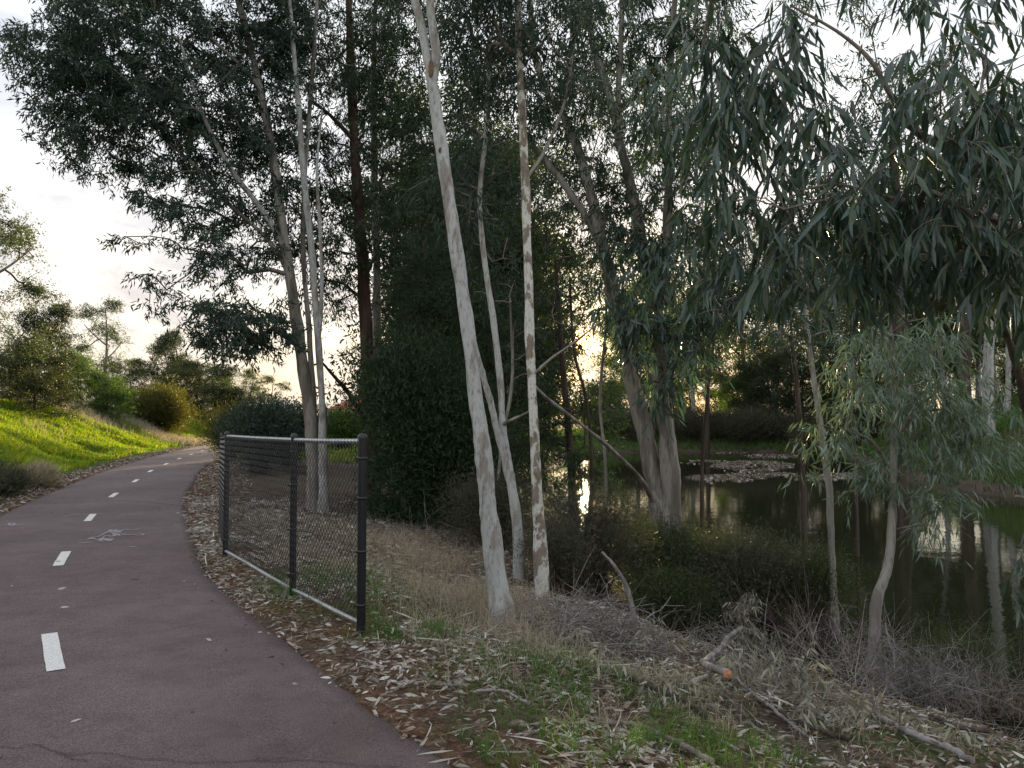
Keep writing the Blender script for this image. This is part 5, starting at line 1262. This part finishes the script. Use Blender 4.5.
# ------------------------------------------------------------------ fallen wood
def stick(name, label, pts, w0, w1, material, cat='branch', z_add=0.0, side=0, group=None, cut=None, forks=0, raise_=None):
    w = [G(a, b) for a, b in pts]; n = len(w)
    w = np.array(w) + np.array([0, 0, 1]) * ((np.array(raise_) if raise_ is not None else np.zeros(n)) + z_add)[:, None]
    dist = w[:, 1]; r = np.linspace(w0, w1, n) * dist / FPX / 2
    w[:, 2] += r
    q = catmull(np.column_stack([w, r]), 7)
    q[:, :3] += RNG.normal(size=(len(q), 3)) * 0.003
    base = q[0, :3].copy(); root = thing(name, label, cat, base, group)
    g = Geo(); tube(g, q[:, :3], q[:, 3], 9, 0, 0.25); g.obj('stem', [M[material]], root, base)
    if cut:
        e = q[-1, :3]; t = unit(q[-1, :3] - q[-3, :3]); g = Geo()
        tube(g, [e - t * 0.012, e + t * 0.008, e + t * 0.009], [q[-1, 3] * 1.05, q[-1, 3] * 1.08, q[-1, 3] * 0.9], 12, 0, 0.25, True, False); g.obj('cut_end', [M['cut_wood']], root, base)
    for f in range(forks):
        i = RNG.integers(len(q) // 4, len(q) - 3); a = q[i, :3]; t = unit(q[i + 2, :3] - q[i, :3])
        d = unit(t + RNG.normal(size=3) * 0.7 + np.array([0, 0, 0.35])); Ls = 0.12 + 0.3 * RNG.random()
        s = np.linspace(0, 1, 6)[:, None]; c = a + d * Ls * s + RNG.normal(size=3) * 0.05 * s * s
        g = Geo(); tube(g, c, np.linspace(q[i, 3] * 0.5, 0.0015, 6), 5); g.obj('side_twig', [M[material]], root, base)
    return root
FW = 'fallen branches on the bank'
stick('fallen_branch', 'pale curved fallen branch sawn off to a bright orange end', [(742, 655), (728, 665), (722, 676), (706, 680), (704, 684), (714, 692), (728, 700)], 4, 8, 'grey_twig', group=FW, cut=True, raise_=[0.30, 0.22, 0.2, 0.12, 0.12, 0.14, 0.15])
stick('fallen_branch', 'pale fallen branch crossing behind the orange sawn end', [(690, 695), (705, 692), (722, 684), (740, 679)], 5, 5, 'grey_twig', group=FW, raise_=[0.06, 0.08, 0.1, 0.1], forks=2)
stick('fallen_branch', 'dark grey straight limb lying left of the orange sawn end', [(624, 684), (650, 694), (672, 703), (690, 713), (705, 724)], 5, 7, 'dark_twig', group=FW, raise_=[0.03] * 5)
stick('fallen_branch', 'long thin pale branch running from the orange sawn end down to the right', [(728, 684), (745, 697), (765, 713), (785, 727), (805, 742)], 4, 3, 'grey_twig', group=FW, raise_=[0.08, 0.06, 0.05, 0.04, 0.03], forks=3)
stick('fallen_branch', 'long brown stick lying across green grass at the bottom', [(585, 722), (610, 727), (640, 733), (668, 745), (690, 757), (712, 770)], 3, 7, 'twig', group=FW, raise_=[0.02] * 6)
stick('fallen_branch', 'brown limb curving over the leaves from the lower left of the verge', [(520, 733), (555, 728), (590, 730), (612, 728)], 4, 3, 'twig', group=FW, raise_=[0.02] * 4)
stick('fallen_branch', 'grey fallen limb in the lower right corner', [(862, 718), (885, 730), (915, 745), (945, 756), (972, 768)], 5, 7, 'grey_twig', group=FW, raise_=[0.06, 0.05, 0.04, 0.03, 0.02], forks=2)
stick('fallen_branch', 'dark limb lying above the grey one in the lower right corner', [(930, 728), (960, 738), (990, 742)], 6, 5, 'dark_twig', group=FW, raise_=[0.05] * 3)
stick('fallen_branch', 'dark brown limb among dead leaves left of the grey corner limb', [(768, 714), (800, 730), (830, 742), (850, 748)], 4, 6, 'dark_twig', group=FW, raise_=[0.03] * 4, forks=2)
stick('fallen_branch', 'small brown stick on the soil near the path edge', [(380, 702), (398, 694), (415, 687), (440, 690), (470, 690)], 3, 2.5, 'twig', group=FW, raise_=[0.02] * 5, forks=2)
stick('fallen_branch', 'grey stick among pale leaves at the foot of the verge', [(470, 700), (495, 697), (515, 703), (530, 712)], 3, 3, 'grey_twig', group=FW, raise_=[0.03] * 4)
stick('fallen_twig', 'short dark twig lying on the path', [(128, 569), (142, 566), (155, 564)], 1.6, 1.2, 'dark_twig', cat='twig')
stick('fallen_twig', 'tiny black twig lying on the path below the nearest dash', [(104, 731), (110, 729), (118, 726)], 2.5, 1.2, 'dark_twig', cat='twig')
tree('dead_sapling', 'bare curved pale stem leaning left in front of the shrubs', 'sapling', [('trunk', [(637, 640, 8.6, 7), (633, 612, 8.6, 5.5), (627, 588, 8.6, 5), (616, 568, 8.6, 4), (602, 552, 8.6, 2.6)], 'grey_twig', 8)], [], flare=1.1)

# tangled brush
def brush(name, label, px, py, rad, n, L0, material, h=0.5, r=0.003, up=0.5, leafy=None, nl=0, group='heaps of dead brush', off=(0, 0), hs=0.62):
    h *= hs; L0 *= 0.85
    c = G(px, py) + np.array([off[0], off[1], 0]); root = thing(name, label, 'brush', c, group); g = Geo()
    for k in range(int(n * 0.75)):
        a = c + np.array([RNG.normal() * rad[0] * 0.5, RNG.normal() * rad[1] * 0.5, 0]); a[2] = max(gz(a[0], a[1]), WATER) + RNG.random() ** 1.5 * h * 0.6
        d = unit(RNG.normal(size=3) * np.array([1, 1, 0.3]) + np.array([0, 0, up])); L = L0 * (0.4 + 0.8 * RNG.random())
        s = np.linspace(0, 1, 7)[:, None]; bend = RNG.normal(size=3) * 0.28 * L - np.array([0, 0, 0.25 * L])
        q = a + d * L * s + bend * s * s + np.cumsum(RNG.normal(size=(7, 3)), 0) * 0.012 * L
        rr = r * (0.5 + RNG.random() ** 2 * 1.6)
        tube(g, q, np.linspace(rr, rr * 0.3, 7), 4, 0, 0, False)
        for j in range(2):
            i = RNG.integers(1, 5); d2 = unit(d + RNG.normal(size=3) * 0.8); s4 = np.linspace(0, 1, 4)[:, None]
            tube(g, q[i] + d2 * L * 0.4 * s4 + RNG.normal(size=3) * 0.05 * L * s4 ** 2, np.linspace(rr * 0.5, rr * 0.2, 4), 3, 0, 0, False)
    g.obj('twig_tangle', [M[material]], root, c)
    if leafy:
        g = Geo(); C = c + RNG.normal(size=(nl, 3)) * np.array([rad[0] * 0.5, rad[1] * 0.5, 0.02]); C[:, 2] = np.maximum(ground(C[:, 0], C[:, 1]), WATER) + h * (0.15 + 0.7 * RNG.random(nl))
        gum_cluster(g, C, 15, 0.13, 0.088, 0.017, 0, True, 0.9, 0.6)
        g.obj('dead_leaves', [M[leafy]], root, c)
    return root
brush('dead_brush', 'tangle of bare grey twigs right of the flaking white trunk', 590, 640, (0.8, 0.7), 150, 0.8, 'grey_twig', 0.5, 0.004, 0.5)
brush('dead_brush', 'low tangle of grey twigs between the leaning trunk and flaking trunk', 545, 622, (0.8, 0.7), 130, 0.6, 'grey_twig', 0.35, 0.0035, 0.4)
brush('dead_brush', 'grey twigs heaped below the twin-trunked gum', 650, 655, (0.8, 0.6), 130, 0.7, 'grey_twig', 0.4, 0.004, 0.3, 'wilted_leaf', 26)
brush('dead_brush', 'wilted leafy branch heap behind the orange sawn end', 735, 655, (0.6, 0.5), 70, 0.6, 'twig', 0.55, 0.004, 0.5, 'wilted_leaf', 46)
brush('dead_brush', 'wilted leaves and twigs left of the orange sawn end', 660, 690, (0.5, 0.3), 60, 0.5, 'twig', 0.25, 0.003, 0.3, 'wilted_leaf', 30)
brush('dead_brush', 'large wispy grey bush of dead twigs in the lower right', 885, 702, (1.0, 0.55), 620, 0.75, 'grey_twig', 0.75, 0.0024, 1.1, hs=1.0)
brush('dead_brush', 'fine grey twigs spilling to the right from the large wispy grey bush', 965, 715, (0.6, 0.4), 260, 0.6, 'grey_twig', 0.5, 0.0022, 1.0, hs=1.0)
brush('dead_brush', 'wilted branch with big pale leaves hanging above the orange sawn end', 742, 650, (0.25, 0.2), 24, 0.5, 'twig', 0.8, 0.004, 0.9, 'wilted_leaf', 22, hs=1.0)
brush('dead_brush', 'wilted leafy branches hanging in front of the wispy grey bush', 860, 725, (0.6, 0.3), 60, 0.5, 'twig', 0.3, 0.003, 0.3, 'wilted_leaf', 36)
brush('dead_brush', 'wilted leaves heaped at the centre of the lower right', 795, 700, (0.5, 0.4), 110, 0.6, 'twig', 0.45, 0.003, 0.5, 'wilted_leaf', 34, hs=0.9)
brush('dead_brush', 'brown dead leaf heap in the extreme lower right corner', 1005, 728, (0.5, 0.4), 150, 0.6, 'twig', 0.45, 0.003, 0.7, 'brown_leaf', 24, hs=0.9)
brush('dead_brush', 'dark twigs heaped at the water between the slim stems', 800, 660, (0.8, 0.6), 220, 0.8, 'dark_twig', 0.6, 0.004, 0.7, hs=1.0)
brush('dead_brush', 'thin grey twigs behind the dry grass near the leaning trunk', 440, 540, (1.4, 1.0), 160, 0.7, 'grey_twig', 0.4, 0.004, 0.4)
x, y = G(955, 705)[:2]
shrub('wispy_shrub', 'olive green wispy shrub rising from the right side of the grey brush', (x, y), (0.6, 0.4, 0.62), 4200, 0.06, 0.0022, 'shrub_leaf', stems=12)
x, y = G(905, 700)[:2]
shrub('wispy_shrub', 'pale olive wispy shrub behind the grey brush', (x, y), (0.45, 0.4, 0.36), 2000, 0.07, 0.002, 'grey_shrub_leaf', stems=12, twig='grey_twig')
for px, D, rad, lb in ((8, 16.2, (0.6, 0.5, 0.42), 'grey dry grassy bush at the foot of the bank, cut by the left edge'), (38, 18.2, (0.5, 0.4, 0.34), 'grey dry grassy bush at the foot of the bank, second from the left'), (-30, 14.8, (0.9, 0.7, 0.7), 'grey dry grassy bush at the bank foot, beyond the left edge')):
    x, y = atD(px, D); shrub('dry_bush', lb, (x, y), rad, 3600, 0.16, 0.005, 'straw' if px > 30 else 'grey_shrub_leaf', up=1.2, twig='grey_twig')
